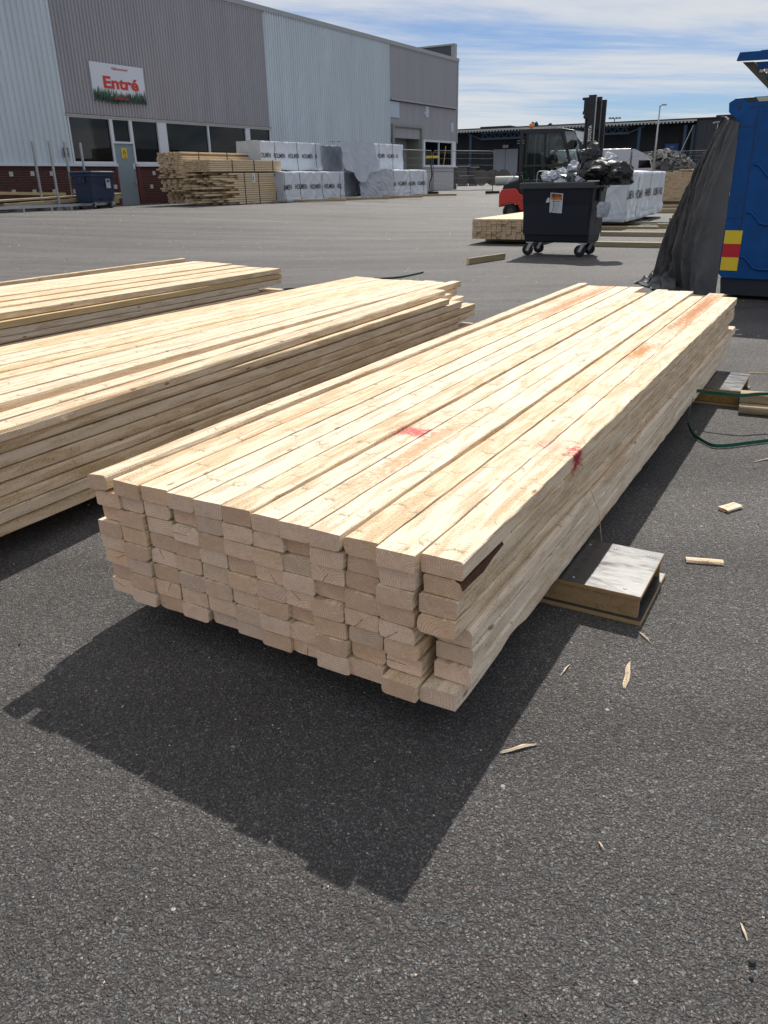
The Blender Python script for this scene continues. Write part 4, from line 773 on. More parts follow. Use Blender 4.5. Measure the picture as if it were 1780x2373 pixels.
t, f = pack('white wrapped pack printed HOLMEN at the right end of the pile, lower one', 32.15, 18.0, 3.45, 1.15, 1.10, 0.46, 7.7, k=1.2)
holmen(t, f, 3.45, 1.10, 0.46, -0.25, 4, first='EN', wd=0.72, pitch=0.92, hgt=0.16, zc=0.42); seams(t, f, 3.45, 1.10, 0.46, (0.25, 1.75, 3.1))
mb = MB()
def drape_end(u, v):                               # loose grey cover over the left end of the lower right pack
    return (-1.45 * (1 - u) - 0.02, 0.75 - 0.8 * u + 0.05 * noi(u * 4, v * 3) + 0.04 * (1 - abs(noi(u * 7 + v * 4, v * 4, 4))) ** 3 - 0.08, 0.44 + v * 1.11 + 0.02 * noi(u * 3, 1))
mb.grid(drape_end, 60, 40); mb.grid(lambda u, v: (-1.45 + u * 1.45, 0.7 - 0.75 * u + v * (0.45 + 0.75 * u), 1.56 + 0.02 * noi(u * 3, v * 2)), 16, 8); obj('loose_cover', mb, WRAPG, t)
t, f = pack('white wrapped pack printed HOLMEN at the right end of the pile, upper one', 31.3, 18.7, 3.25, 1.15, 1.05, 1.58, 9.9, k=1.2)
holmen(t, f, 3.25, 1.05, 1.58, 0.05, 4, first='MEN', last='H', wd=0.66, pitch=0.87, hgt=0.16, zc=0.45); seams(t, f, 3.25, 1.05, 1.58, (1.05, 2.3))
mb = MB()
def flap(u, v):                                    # torn cover hanging from the top over the left end
    x = -1.55 + 1.75 * u; b = 0.60 + 0.55 * math.exp(-((u - 0.5) / 0.25) ** 2) + 0.18 * noi(u * 5, 7); y = 0.35 - 0.55 * u - 0.25 * v + 0.05 * math.sin(u * 17 + v * 2) * v - 0.03 * (1 - abs(noi(u * 6 - v * 3, v * 3, 7))) ** 3
    return (x + 0.1 * v * noi(u * 3, v * 3, 2), y, 2.66 - v * (0.45 + b) - 0.02 * noi(u * 9, v * 4))
mb.grid(flap, 40, 24); mb.grid(lambda u, v: (-1.55 + 1.75 * u, 0.35 - 0.55 * u + v * 0.9, 2.66 + 0.02 * noi(u * 6, v * 4)), 20, 6); obj('torn_cover', mb, WRAPG, t)
mb = MB(); mb.grid(lambda u, v: (0.05 + 0.55 * u * (0.25 + 0.75 * v), -0.13 - 0.06 * math.sin(u * 8), 2.6 - 1.0 * v + 0.1 * u * v), 12, 12); obj('torn_cover', mb, WRAP, t)
add_text(t, 'lettering', 'HOL', 0.13, (0.25, -0.20, 2.25), INK, 0.012, 0.45, rot=Matrix.Rotation(R(62), 3, 'Y'))
t = thing('wrapped_pack', 'grey covered pack between the two upper white packs', 'wrapped pack', sd(29.6, 19.9, 0), RZW, GW); wrapped(t, 1.75, 1.1, 0.98, 1.58, 12.2, [WRAPG, WRAPG], k=1.1)
t = thing('wrapped_pack', 'dark grey covered pack in the gap between the two lower white packs', 'wrapped pack', sd(30.4, 19.3, 0), RZW, GW); wrapped(t, 1.9, 1.0, 1.0, 0.52, 14.2, [WRAPG, WRAPG], k=1.1)
GD = 'bearers under the piles by the warehouse'
for k, (s_, d_, L_, lab) in enumerate(((26.0, 18.5, 2.3, 'left bearer sticking out under the lower left wrapped pack'), (28.4, 18.3, 2.6, 'long flat bearer between the two lower wrapped packs'), (31.6, 17.8, 2.0, 'bearer under the left end of the right wrapped packs'), (34.6, 17.6, 2.0, 'bearer under the right end of the right wrapped packs'))):
    p = sd(s_, d_ + 0.6); a = 118; slab((p.x, p.y), L_, 0.14, 0.09, 104, [WG, WG, BARK], 'bearer', lab, 'bearer', GD, z=G(p.x, p.y), seed=80 + k)

# pack on the forklift's forks
EP = thing('wrapped_pack', 'white wrapped pack printed HOLMEN in front of the forklift, beside the waste bin', 'wrapped pack', (5.95, 19.95, 0), rz(27), GW)
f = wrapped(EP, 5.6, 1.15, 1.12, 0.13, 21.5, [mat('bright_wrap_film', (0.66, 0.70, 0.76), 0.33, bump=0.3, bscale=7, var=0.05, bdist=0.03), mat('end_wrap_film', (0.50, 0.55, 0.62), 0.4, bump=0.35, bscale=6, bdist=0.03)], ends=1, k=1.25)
holmen(EP, f, 5.6, 1.12, 0.13, -0.15, 5, first='LMEN', last='HOL', wd=0.92, pitch=1.28, hgt=0.19, zc=0.45); seams(EP, f, 5.6, 1.12, 0.13, (0.1, 1.35, 3.2, 4.9))

# ------------------------------------------------------------------ timber piles by the warehouse
MF = [WF, WFE, BARK]
def pile(lab, s, d, specs):
    t = thing('timber_pile', lab, 'timber pile', sd(s, d, 0), RZW, 'timber piles by the warehouse'); specs(t); return t
def specs_front(t):
    r = random.Random(77); ms = rounded_pool(1.0, 0.1, 0.022 * 2.9, MF, 4, 500, seg=2)
    H_ = 0.072
    for k in range(14):
        zz = 0.47 + 0.0 + k * (H_ + 0.001) + H_ / 2
        for j in range(9):
            if 1 < j < 8 and 1 < k < 12 and False: continue
            x0 = (0.75 + 0.95 * r.random() ** 0.7 - 0.5 * (j > 0) * r.random()) if k % 3 else 1.2 + 0.5 * r.random()
            x0 = max(0.0, x0 - 0.12 * j); x1 = 4.05 + r.uniform(-0.03, 0.03) - (0.35 if k > 11 else 0)
            mb = plank_mb(x1 - x0, 0.115, H_ - 0.013, 5000 + k * 20 + j, seg=2, wane=0.3); obj('plank', mb, MF, t, (x0, 0.06 + j * 0.12, zz))
    mb = MB()
    for x in (1.95, 2.75, 3.75): mb.box(x - 0.012, x + 0.012, -0.014, 0.0, 0.45, 1.5); 
    for x in (1.95, 2.75, 3.75): mb.box(x - 0.012, x + 0.012, -0.014, 1.1, 1.482, 1.486)
    obj('strap', mb, STRAP, t)
    lb = obj('paper_label', MB().box(2.38, 2.52, -0.02, -0.008, 1.18, 1.46), WHITEP, t); obj('print', MB().box(2.41, 2.45, -0.022, -0.02, 1.22, 1.42), INK, lb)
pile('ragged bottom bundle of the front timber pile, strapped, with a white label', 21.7, 19.2, specs_front)
def simple_bundle(lab, s, d, L_, nx, nz, W_, T_, z0, seed, straps=(), stag0=0.03, stag1=0.3, mats=None, gappy=0.0, bearers=True):
    t = thing('timber_pile', lab, 'timber pile', sd(s, d, 0), RZW, 'timber piles by the warehouse')
    bundle(t, nx, nz, L_, W_, T_, mats or MF, seed, z0=z0, stag0=stag0, stag1=stag1, gap=0.007, gappy=gappy)
    if straps:
        mb = MB()
        for x in straps: mb.box(x - 0.012, x + 0.012, -0.016, -0.002, z0, z0 + nz * (T_ + 0.007) + 0.01); mb.box(x - 0.012, x + 0.012, -0.016, nx * (W_ + 0.004), z0 + nz * (T_ + 0.007) + 0.008, z0 + nz * (T_ + 0.007) + 0.012)
        obj('strap', mb, STRAP, t)
    return t
simple_bundle('upper strapped bundle lying on the front timber pile', 21.9, 19.2, 3.95, 9, 6, 0.12, 0.055, 1.53, 601, (1.15, 2.35, 3.45), 0.02, 0.0)
simple_bundle('topmost bundle of the rear timber pile, lit along its top', 21.72, 20.3, 4.3, 8, 7, 0.12, 0.055, 1.74, 602, (0.9, 2.4, 3.7), 0.05, 0.0, gappy=0.08)
simple_bundle('second bundle from the top at the left end of the rear timber pile', 21.65, 20.3, 4.0, 8, 6, 0.12, 0.055, 1.36, 603, (), 0.06, 0.3, gappy=0.1)
simple_bundle('third bundle from the top at the left end of the rear timber pile', 21.75, 20.3, 4.0, 9, 6, 0.11, 0.058, 0.93, 604, (), 0.05, 0.2, gappy=0.06)
simple_bundle('bottom bundle at the left end of the rear timber pile', 22.15, 20.4, 4.0, 9, 6, 0.11, 0.058, 0.52, 605, (), 0.03, 0.1)
pf = thing('timber_pile', 'scatter of uneven plank ends between the front and rear timber piles', 'timber pile', sd(21.85, 20.25, 0), RZW, 'timber piles by the warehouse')
r = random.Random(8)
for i in range(60):
    L_ = r.uniform(1.2, 2.5); x0 = r.uniform(0.15, 0.95); z_ = 0.52 + 1.25 * r.random()
    obj('plank', plank_mb(L_, 0.1, 0.05, 8000 + i, seg=1, wane=0.2), MF, pf, (x0, r.uniform(-0.9, -0.12), z_), (0, r.uniform(-0.02, 0.02), r.uniform(-0.02, 0.02)))
for k, (s_, d_) in enumerate(((23.9, 19.0), (25.2, 19.0))):
    p = sd(s_, d_); slab((p.x, p.y), 1.3, 0.1, 0.06, -62 + 360, [WG, WG, BARK], 'bearer', ('bearer under the middle of the front timber pile', 'bearer under the right end of the front timber pile')[k], 'bearer', GD, z=G(p.x, p.y), seed=90 + k)

# ------------------------------------------------------------------ left side: rack, long timbers, blue bin
RK = thing('timber_rack', 'low steel rack with four tall upright posts in front of the brick wall', 'rack', sd(17.5, 22.3, 0), RZW)
for k, (x, y, zt_) in enumerate(((0.0, 0.0, 2.46), (0.33, -0.35, 2.46), (1.2, 0.0, 2.47), (1.82, 0.0, 2.46))):
    zb_ = 0.47; mb = MB(); mb.box(x - 0.028, x + 0.028, y - 0.028, y + 0.028, zb_, zt_)
    if k == 1: mb.prism([(x - 0.13, zb_), (x + 0.13, zb_), (x + 0.03, zb_ + 0.16), (x - 0.03, zb_ + 0.16)], y - 0.01, y + 0.01)
    obj('post', mb, STEEL, RK)
mb = MB(); mb.box(-2.0, 2.4, -0.6, -0.54, 0.58, 0.66); mb.box(-2.0, 2.4, 0.0, 0.06, 0.58, 0.66)
for x in (-1.2, -0.2, 0.55, 1.4, 2.2): mb.box(x, x + 0.06, -0.6, 0.06, 0.48, 0.58)
obj('base_rail', mb, STEEL, RK)
GL = 'long timbers on the left rack'
for k, (s_, d_, z_, L_, W_, T_, yaw, pit, lab) in enumerate((
    (15.95, 22.25, 0.62, 4.6, 0.42, 0.11, 0.01, -0.028, 'big lower beam resting on the left rack'),
    (15.7, 22.35, 0.78, 4.9, 0.50, 0.05, 0.0, -0.02, 'wide board lying on top of the big beam on the left rack'),
    (15.1, 22.75, 1.02, 3.6, 0.14, 0.08, -0.02, 0.035, 'slanting brown beam resting on the wide board, far left'),
    (17.4, 22.6, 0.60, 2.9, 0.2, 0.12, 0.0, -0.01, 'lower timber behind the posts of the left rack'),
    (19.4, 22.75, 0.60, 1.55, 0.2, 0.33, 0.0, 0.0, 'short timbers standing behind the blue bin'))):
    p = sd(s_, d_, 0); o = obj('long_timber', plank_mb(L_, W_, T_, 700 + k, seg=6, wane=0.4), [WT, WG, BARK]); o.location = (p.x, p.y, z_ + T_ / 2); o.rotation_euler = (0, pit, RZW + yaw); tag(o, lab, 'timber', GL)

def wheel(parent, c, r_, w_, axis='y', lab=None, n=20):
    t = MB(); t.lathe([(r_ * 0.62, -w_ / 2), (r_ * 0.9, -w_ / 2), (r_, -w_ * 0.3), (r_, w_ * 0.3), (r_ * 0.9, w_ / 2), (r_ * 0.62, w_ / 2)], c, axis, n); o = obj('wheel', t, RUB, parent)
    t = MB(); t.lathe([(0, -w_ * 0.35), (r_ * 0.3, -w_ * 0.35), (r_ * 0.62, -w_ * 0.4), (r_ * 0.62, w_ * 0.4), (r_ * 0.3, w_ * 0.35), (0, w_ * 0.35)], c, axis, n); obj('rim', t, mat('dark_rim', (0.05, 0.05, 0.05), 0.5), o); return o
def waste_bin(lab, loc, rotz, L_, D_, zr, m, mrim, lid):
    t = thing('waste_bin', lab, 'waste bin', loc, rotz, 'wheeled waste bins'); zb_ = 0.21; a, b = L_ / 2, D_ / 2; ia, ib = a - 0.07, b - 0.10
    def ring(hx, hy, z, rr_=0.04):
        o = []
        for cx, cy, a0 in ((hx, hy, 0), (-hx, hy, 90), (-hx, -hy, 180), (hx, -hy, 270)):
            for q in range(4):
                an = R(a0 + 30 * q); o.append((cx - math.copysign(rr_, cx) + rr_ * math.cos(an), cy - math.copysign(rr_, cy) + rr_ * math.sin(an), z))
        return o
    def shell(rs, name, mm, cap_b=True, cap_t=False, par=t):
        n = 16; vs = [p for g in rs for p in g]; fs = [(i * n + j, i * n + (j + 1) % n, (i + 1) * n + (j + 1) % n, (i + 1) * n + j) for i in range(len(rs) - 1) for j in range(n)]
        if cap_b: fs.append(tuple(range(n - 1, -1, -1)))
        if cap_t: fs.append(tuple((len(rs) - 1) * n + j for j in range(n)))
        return obj(name, MB().add(vs, fs, 0, False), mm, par)
    bd = shell([ring(ia * 0.97, ib * 0.95, zb_), ring(ia * 0.985, ib * 0.98, zb_ + 0.03), ring(ia, ib, zb_ + 0.1), ring(a - 0.03, b - 0.03, zr - 0.09), ring(a - 0.05, b - 0.05, zr - 0.05), ring(a - 0.06, b - 0.06, zb_ + 0.12)], 'body', m, True, True)
    shell([ring(a - 0.025, b - 0.025, zr - 0.10), ring(a, b, zr - 0.085), ring(a, b, zr - 0.015), ring(a - 0.012, b - 0.012, zr), ring(a - 0.05, b - 0.05, zr), ring(a - 0.052, b - 0.052, zr - 0.08)], 'rim', mrim, False)
    for sx in (-1, 1):
        for sy in (-1, 1):
            cx, cy = sx * (ia - 0.10), sy * (ib - 0.06); wh = wheel(t, (cx - 0.04, cy, 0.09), 0.088, 0.05)
            f_ = MB(); f_.box(cx - 0.05, cx + 0.06, cy - 0.05, cy + 0.05, 0.195, 0.212); f_.prism([(cx + 0.05, 0.2), (cx - 0.01, 0.2), (cx - 0.06, 0.08), (cx - 0.02, 0.07)], cy - 0.038, cy - 0.032); f_.prism([(cx + 0.05, 0.2), (cx - 0.01, 0.2), (cx - 0.06, 0.08), (cx - 0.02, 0.07)], cy + 0.032, cy + 0.038)
            obj('caster_fork', f_, STEEL, t)
    for sx in (-1, 1):
        g = MB(); g.tube([(sx * (a - 0.0), -0.05, zr - 0.10), (sx * (a + 0.035), -0.05, zr - 0.12)], 0.028, 10); g.box(sx * a - 0.015, sx * a + 0.015, -0.12, 0.12, zr - 0.28, zr - 0.09); obj('lifting_pin', g, mrim, t)
    g = MB(); g.prism([(-0.22, zb_ + 0.06), (0.22, zb_ + 0.06), (0.16, zb_ + 0.16), (0.0, zb_ + 0.20), (-0.16, zb_ + 0.16)], -ib - 0.012, -ib + 0.02) if lid else g.box(-0.01, 0.01, -0.01, 0.01, zb_ + 0.02, zb_ + 0.03)
    if lid:
        obj('pressing', g, m, t)
        l = shell([ring(a + 0.01, b + 0.01, zr + 0.005), ring(a + 0.01, b + 0.01, zr + 0.045), ring(a - 0.05, b - 0.05, zr + 0.07)], 'lid', lid, False, True)
        for x in (-0.45, 0.45): obj('lid_handle', MB().box(x - 0.08, x + 0.08, -0.06, 0.06, zr + 0.07, zr + 0.10), lid, l)
    return t, bd
BINB = mat('blue_bin_plastic', (0.012, 0.026, 0.065), 0.42, var=0.15, vscale=4)
p = sd(19.15, 21.75, 0); gz = G(p.x, p.y)
t, b_ = waste_bin('dark blue lidded waste bin on casters in front of the brick wall by the door', (p.x, p.y, gz - 0.01), RZW + 0.25, 1.28, 0.8, 1.06, BINB, BINB, BINB)
lb = obj('paper_label', MB().box(0.10, 0.34, -0.385, -0.375, 0.62, 0.90), mat('grey_paper', (0.40, 0.43, 0.48), 0.7), t); obj('print', MB().box(0.14, 0.30, -0.388, -0.385, 0.80, 0.87), mat('faded_ink', (0.06, 0.06, 0.09), 0.6), lb)
GREYB = mat('graphite_bin_plastic', (0.009, 0.012, 0.021), 0.5, var=0.25, vscale=5, bump=0.08, bscale=12, spec=0.3)
BN, bd = waste_bin('graphite waste bin on casters heaped with plastic rubbish, in front of the forklift', (2.93, 13.19, 0), rz(122), 1.20, 0.80, 1.085, GREYB, mat('bin_rim_plastic', (0.035, 0.037, 0.04), 0.45, var=0.2), None)
# notice with a picture of flames
yf = -0.365
NTC = obj('notice', MB().prism([(-0.08, 0.66), (0.12, 0.645), (0.135, 0.93), (-0.065, 0.945)], -0.003, 0.003), mat('notice_paper', (0.55, 0.57, 0.62), 0.6), BN, (-0.02, -0.284, 0), (R(5.8), 0, 0))
fm = bpy.data.materials.new('flame_picture'); fm.use_nodes = True; t_ = fm.node_tree; tc_ = N(t_, 'ShaderNodeTexCoord'); sx_ = N(t_, 'ShaderNodeSeparateXYZ'); t_.links.new(tc_.outputs['Object'], sx_.inputs[0])
nn_ = N(t_, 'ShaderNodeTexNoise', inp={'Scale': 28.0, 'Detail': 4.0, 'Distortion': 1.5}); t_.links.new(tc_.outputs['Object'], nn_.inputs['Vector'])
cr = N(t_, 'ShaderNodeValToRGB'); cr.color_ramp.elements[0].color = (0.008, 0.005, 0.01, 1); cr.color_ramp.elements[0].position = 0.35; cr.color_ramp.elements[1].color = (0.9, 0.45, 0.08, 1); e_ = cr.color_ramp.elements.new(0.6); e_.color = (0.45, 0.09, 0.01, 1)
t_.links.new(M(t_, 'SUBTRACT', M(t_, 'ADD', nn_.outputs[0], 0.25), M(t_, 'MULTIPLY', M(t_, 'SUBTRACT', sx_.outputs[2], 0.845), 4.5)), cr.inputs[0]); t_.links.new(cr.outputs[0], t_.nodes['Principled BSDF'].inputs['Base Color'])
obj('flame_picture', MB().prism([(-0.055, 0.845), (0.115, 0.833), (0.12, 0.918), (-0.052, 0.93)], -0.006, -0.003), fm, NTC)
g = MB()
for k, (a, b) in enumerate(((-0.04, 0.09), (-0.02, 0.07), (-0.03, 0.09), (0.0, 0.05), (-0.02, 0.06), (-0.01, 0.04))): zz = 0.815 - 0.026 * k; g.prism([(a, zz), (b, zz - 0.004), (b, zz + (0.006 if k == 0 else 0.001)), (a, zz + (0.010 if k == 0 else 0.005))], -0.005, -0.003)
obj('print', g, mat('grey_ink', (0.2, 0.2, 0.22), 0.6), NTC)
obj('torn_paper', MB().prism([(-0.16, 0.80), (-0.10, 0.80), (-0.10, 0.86), (-0.13, 0.87)], yf - 0.008, yf - 0.004), MATS['notice_paper'], BN)

# rubbish heaped in the bin
def crumple(loc, sc, seed, m, name, lab, group, amp=0.35, fr=2.2, sub=4, rotz=0.0):
    import bmesh
    bm = bmesh.new(); bmesh.ops.create_icosphere(bm, subdivisions=sub, radius=1.0)
    rp = random.Random(seed); PLN = []
    for _ in range(30):
        n_ = Vector((rp.gauss(0, 1), rp.gauss(0, 1), rp.gauss(0, 1))).normalized(); PLN.append((n_, rp.uniform(0.72, 1.02)))
    for v in bm.verts:
        d = v.co.normalized(); q = d * fr + Vector((seed, seed * 1.7, -seed)); dq = (d + 0.16 * Vector((noise.noise(q), noise.noise(q + Vector((9, 0, 0))), noise.noise(q + Vector((0, 9, 0)))))).normalized()
        kp = min([h_ / max(0.05, dq.dot(n_)) for n_, h_ in PLN if dq.dot(n_) > 0.05]); a = 1 - abs(noise.noise(q)); b = 1 - abs(noise.noise(q * 2.6)); c = noise.noise(q * 0.6)
        k = min(1.25, kp) * (1 + amp * (0.55 * (a ** 2 - 0.6) + 0.16 * (b ** 3 - 0.5)) + 0.3 * amp * c)
        v.co = Vector((d.x * k * sc[0], d.y * k * sc[1], max(-0.45 * sc[2], d.z * k * sc[2])))
    me = bpy.data.meshes.new(name); bm.to_mesh(me); bm.free()
    for p_ in me.polygons: p_.use_smooth = False
    me.materials.append(m); o = bpy.data.objects.new(name, me); COL.objects.link(o); o.location = loc; o.rotation_euler = (0, 0, rotz); return tag(o, lab, 'rubbish bag', group)
DD = Vector((math.sin(R(122)), math.cos(R(122)), 0)); NN = Vector((-DD.y, DD.x, 0))
def bp_(x, y, z): q = Vector((2.93, 13.19, 0)) + DD * x + NN * y; return (q.x, q.y, z)
BAG = mat('black_bin_bag', (0.008, 0.008, 0.009), 0.5, bump=0.15, bscale=12, spec=0.45)
WPL = mat('crumpled_white_plastic', (0.46, 0.48, 0.53), 0.7, bump=0.15, bscale=14, spec=0.15)
GPL = mat('smoky_plastic', (0.10, 0.11, 0.12), 0.3, bump=0.5, bscale=16, spec=0.6)
GR = 'rubbish heaped on the graphite bin'
crumple(bp_(0.50, 0.02, 1.20), (0.36, 0.32, 0.22), 3.1, BAG, 'bin_bag', 'big black bag bulging over the right rim of the bin', GR, 0.5, 1.7, 4)
crumple(bp_(0.80, 0.0, 1.13), (0.29, 0.26, 0.22), 5.3, BAG, 'bin_bag', 'black bag hanging over the bin right corner', GR, 0.5, 1.8, 4)
crumple(bp_(0.36, 0.10, 1.38), (0.17, 0.16, 0.20), 8.8, mat('dark_grey_plastic', (0.028, 0.028, 0.031), 0.45, bump=0.1, bscale=14, spec=0.3), 'bin_bag', 'dark grey plastic peak on top of the heap', GR, 0.7, 1.6, 4)
crumple(bp_(0.62, 0.2, 1.36), (0.14, 0.14, 0.13), 12.0, WPL, 'plastic_bag', 'crumpled white plastic on top right of the heap', GR, 0.5, 2.4, 4)
crumple(bp_(-0.20, -0.08, 1.14), (0.13, 0.14, 0.12), 15.0, WPL, 'plastic_bag', 'crumpled white plastic at the left of the heap', GR, 0.6, 2.8, 4)
crumple(bp_(-0.07, -0.02, 1.17), (0.12, 0.13, 0.13), 18.4, WPL, 'plastic_bag', 'taller white plastic beside the leftmost one', GR, 0.6, 2.4, 4)
crumple(bp_(0.10, 0.05, 1.27), (0.13, 0.10, 0.12), 22.4, WPL, 'plastic_bag', 'folded white plastic sheet sticking up in the middle of the heap', GR, 0.9, 1.4, 4, 0.5)
crumple(bp_(0.17, -0.12, 1.13), (0.17, 0.12, 0.08), 25.4, GPL, 'plastic_bag', 'smoky clear plastic low in the middle of the heap', GR, 0.8, 2.6, 4)
crumple(bp_(0.32, -0.18, 1.12), (0.11, 0.10, 0.07), 27.4, WPL, 'plastic_bag', 'flat white plastic lump against the black bag', GR, 0.5, 2.0, 4)
crumple(bp_(0.02, -0.22, 1.09), (0.10, 0.07, 0.05), 29.0, WPL, 'plastic_bag', 'small white scrap at the front rim of the bin', GR, 0.7, 2.2, 4)
crumple(bp_(0.72, -0.30, 0.66), (0.10, 0.07, 0.17), 31.0, mat('milky_bag', (0.36, 0.38, 0.42), 0.3, bump=0.5, bscale=20), 'plastic_bag', 'small milky bag hanging on the right side of the bin', GR, 0.45, 2.2, 4)
strip(smooth([bp_(-0.12, -0.20, 1.12), bp_(-0.10, -0.38, 1.11), bp_(-0.03, -0.425, 1.0), bp_(-0.01, -0.425, 0.85), bp_(-0.02, -0.42, 0.7), bp_(-0.09, -0.42, 0.55)], 6), 0.02, mat('grey_green_strap', (0.03, 0.09, 0.09), 0.3), 'packing_strap', 'grey green strap end hanging over the front of the graphite bin', 'strap', 'loose green straps', upv=(DD.x, DD.y, 0.0))
for k, (a, b) in enumerate((((0.72, -0.2, 1.02), (1.05, -0.35, 0.62)), ((0.70, -0.25, 0.98), (0.92, -0.35, 0.66)))):
    strip(smooth([bp_(*a), bp_((a[0] + b[0]) / 2 + 0.03, -0.3, (a[2] + b[2]) / 2 + 0.03), bp_(*b)], 6), 0.012, WHITEP, 'packing_strap', ('longer white strap end hanging from the black bag', 'shorter white strap end hanging from the black bag')[k], 'strap', 'white strap ends', upv=(DD.x, DD.y, 0.2))
mb = MB(); mb.tube(smooth([bp_(-0.47, 0.0, 1.05), bp_(-0.46, 0.0, 1.22), bp_(-0.40, 0.02, 1.245), bp_(-0.22, 0.02, 1.23)], 5), 0.007, 6); tag(obj('bent_wire', mb, STEEL), 'bent wire sticking up at the left rim of the graphite bin', 'wire')

# ------------------------------------------------------------------ forklift
FKP = Vector((3.9, 25.1, 0))
FK = thing('forklift', 'red and black forklift with closed cab, amber beacon and raised mast', 'forklift', FKP, rz(117))
# local x forward, near side at y = 0 (camera side, right side of the truck), y grows away from the camera
REDB = mat('forklift_red', (0.56, 0.028, 0.014), 0.32, var=0.08, vscale=3, spec=0.6)
BLK = mat('forklift_black', (0.008, 0.009, 0.012), 0.5, var=0.15, vscale=3)
GRB = mat('forklift_graphite', (0.016, 0.018, 0.024), 0.5, var=0.12, vscale=3)
WD = 1.25
def ext(poly, y0, y1, name, m, par=FK, bv=0.015): return bevel(obj(name, MB().prism(poly, y0, y1), m, par), bv)
ext([(-0.30, 0.34), (-0.20, 0.36), (-0.19, 0.40), (0.06, 0.46), (0.30, 0.40), (0.37, 0.25), (1.25, 0.2), (1.25, 0.52), (0.62, 0.60), (0.33, 0.72), (0.24, 0.86), (-0.22, 0.84), (-0.30, 0.70)], 0.02, WD, 'counterweight', REDB, bv=0.04)
ext([(0.24, 0.862), (0.33, 0.722), (0.62, 0.602), (1.55, 0.50), (1.9, 0.55), (1.9, 1.08), (0.30, 1.08), (-0.16, 0.98), (-0.22, 0.842)], 0.05, WD - 0.03, 'chassis', BLK, bv=0.03)
ext([(-0.14, 0.985), (0.28, 1.08), (0.28, 1.17), (0.10, 1.20), (-0.06, 1.10)], 0.15, WD - 0.13, 'rear_hood', mat('pale_hood', (0.45, 0.47, 0.49), 0.35), bv=0.04)
add_text(FK, 'lettering', 'TONERO', 0.065, (0.44, 0.012, 0.53), WHITEP, 0.02, 0.34)
def wh(c, r_, w_):
    o = wheel(FK, c, r_, w_, 'y', None, 26); t2 = MB()
    for k in range(26): a = 6.2832 * k / 26; t2.box(-0.02, 0.02, -w_ / 2, w_ / 2, r_ * 0.97, r_ * 1.02, 0, Matrix.Translation(c) @ Matrix.Rotation(a, 4, 'Y'))
    obj('tread', t2, RUB, o)
wh((0.06, 0.10, 0.215), 0.215, 0.19); wh((0.06, WD - 0.1, 0.215), 0.215, 0.19); wh((1.80, 0.08, 0.29), 0.29, 0.24); wh((1.80, WD - 0.08, 0.29), 0.29, 0.24)
ext([(1.45, 0.40), (1.52, 0.58), (1.80, 0.66), (2.08, 0.58), (2.14, 0.40), (2.06, 0.40), (1.98, 0.54), (1.80, 0.60), (1.62, 0.54), (1.54, 0.40)], -0.03, 0.22, 'fender', BLK, bv=0.008)
# cab
def bar(a, b, w_=0.05, name='cab_frame', m=GRB, par=FK):
    a, b = Vector(a), Vector(b); d = b - a; q = d.to_track_quat('Z', 'Y').to_matrix().to_4x4(); mb = MB(); mb.box(-w_ / 2, w_ / 2, -w_ / 2, w_ / 2, 0, d.length, 0, Matrix.Translation(a) @ q); return bevel(obj(name, mb, m, par), 0.008)
CB = obj('cab_roof', MB().prism([(0.28, 2.36), (1.52, 2.36), (1.86, 2.31), (1.86, 2.35), (1.50, 2.42), (0.36, 2.44), (0.28, 2.42)], 0.0, WD), GRB, FK); bevel(CB, 0.012)
for y_ in (0.03, WD - 0.03):
    bar((0.34, y_, 1.05), (0.34, y_, 2.38), 0.10); bar((0.49, y_, 1.4), (0.49, y_, 2.36), 0.05)
    bar((1.50, y_, 2.39), (1.93, y_, 1.05), 0.075); bar((0.34, y_, 1.06), (1.93, y_, 1.06), 0.06); bar((1.50, y_, 2.37), (1.86, y_, 2.33), 0.04); bar((0.4, y_, 1.46), (1.72, y_, 1.46), 0.055); bar((0.4, y_, 2.34), (1.5, y_, 2.34), 0.06)
bar((1.02, 0.02, 1.48), (1.02, 0.02, 2.32), 0.03)
ws = smooth([(1.86, 0, 2.33), (1.99, 0, 1.98), (2.06, 0, 1.6), (2.0, 0, 1.10)], 5)
CG = glass_clear('cab_glass', (0.55, 0.63, 0.61), 0.02); WG_ = glass_clear('windscreen_glass', (0.75, 0.80, 0.84), 0.16)
mb = MB(); n_ = len(ws); vs = [(p.x, 0.06, p.z) for p in ws] + [(p.x, WD - 0.06, p.z) for p in ws]; mb.add(vs, [(i, i + 1, i + 1 + n_, i + n_) for i in range(n_ - 1)], 0, True); obj('windscreen', mb, WG_, FK)
for y_ in (0.035, WD - 0.035):
    mb = MB(); mb.add([(0.52, y_, 1.49), (1.70, y_, 1.49), (1.46, y_, 2.31), (0.52, y_, 2.31)], [(0, 1, 2, 3)]); obj('side_glass', mb, CG, FK)
    mb = MB(); mb.add([(0.40, y_, 1.10), (1.86, y_, 1.10), (1.72, y_, 1.43), (0.40, y_, 1.43)], [(0, 1, 2, 3)]); obj('side_glass', mb, CG, FK)
    mb = MB(); mb.add([(1.56, y_, 2.33), (1.85, y_, 2.31), (1.99, y_, 1.98), (2.05, y_, 1.6), (1.98, y_, 1.12), (1.95, y_, 1.12)], [(0, 1, 2, 3, 4, 5)]); obj('side_glass', mb, WG_, FK)
mb = MB(); mb.add([(0.30, 0.08, 1.15), (0.30, WD - 0.08, 1.15), (0.30, WD - 0.08, 2.34), (0.30, 0.08, 2.34)], [(0, 1, 2, 3)]); obj('rear_glass', mb, CG, FK)
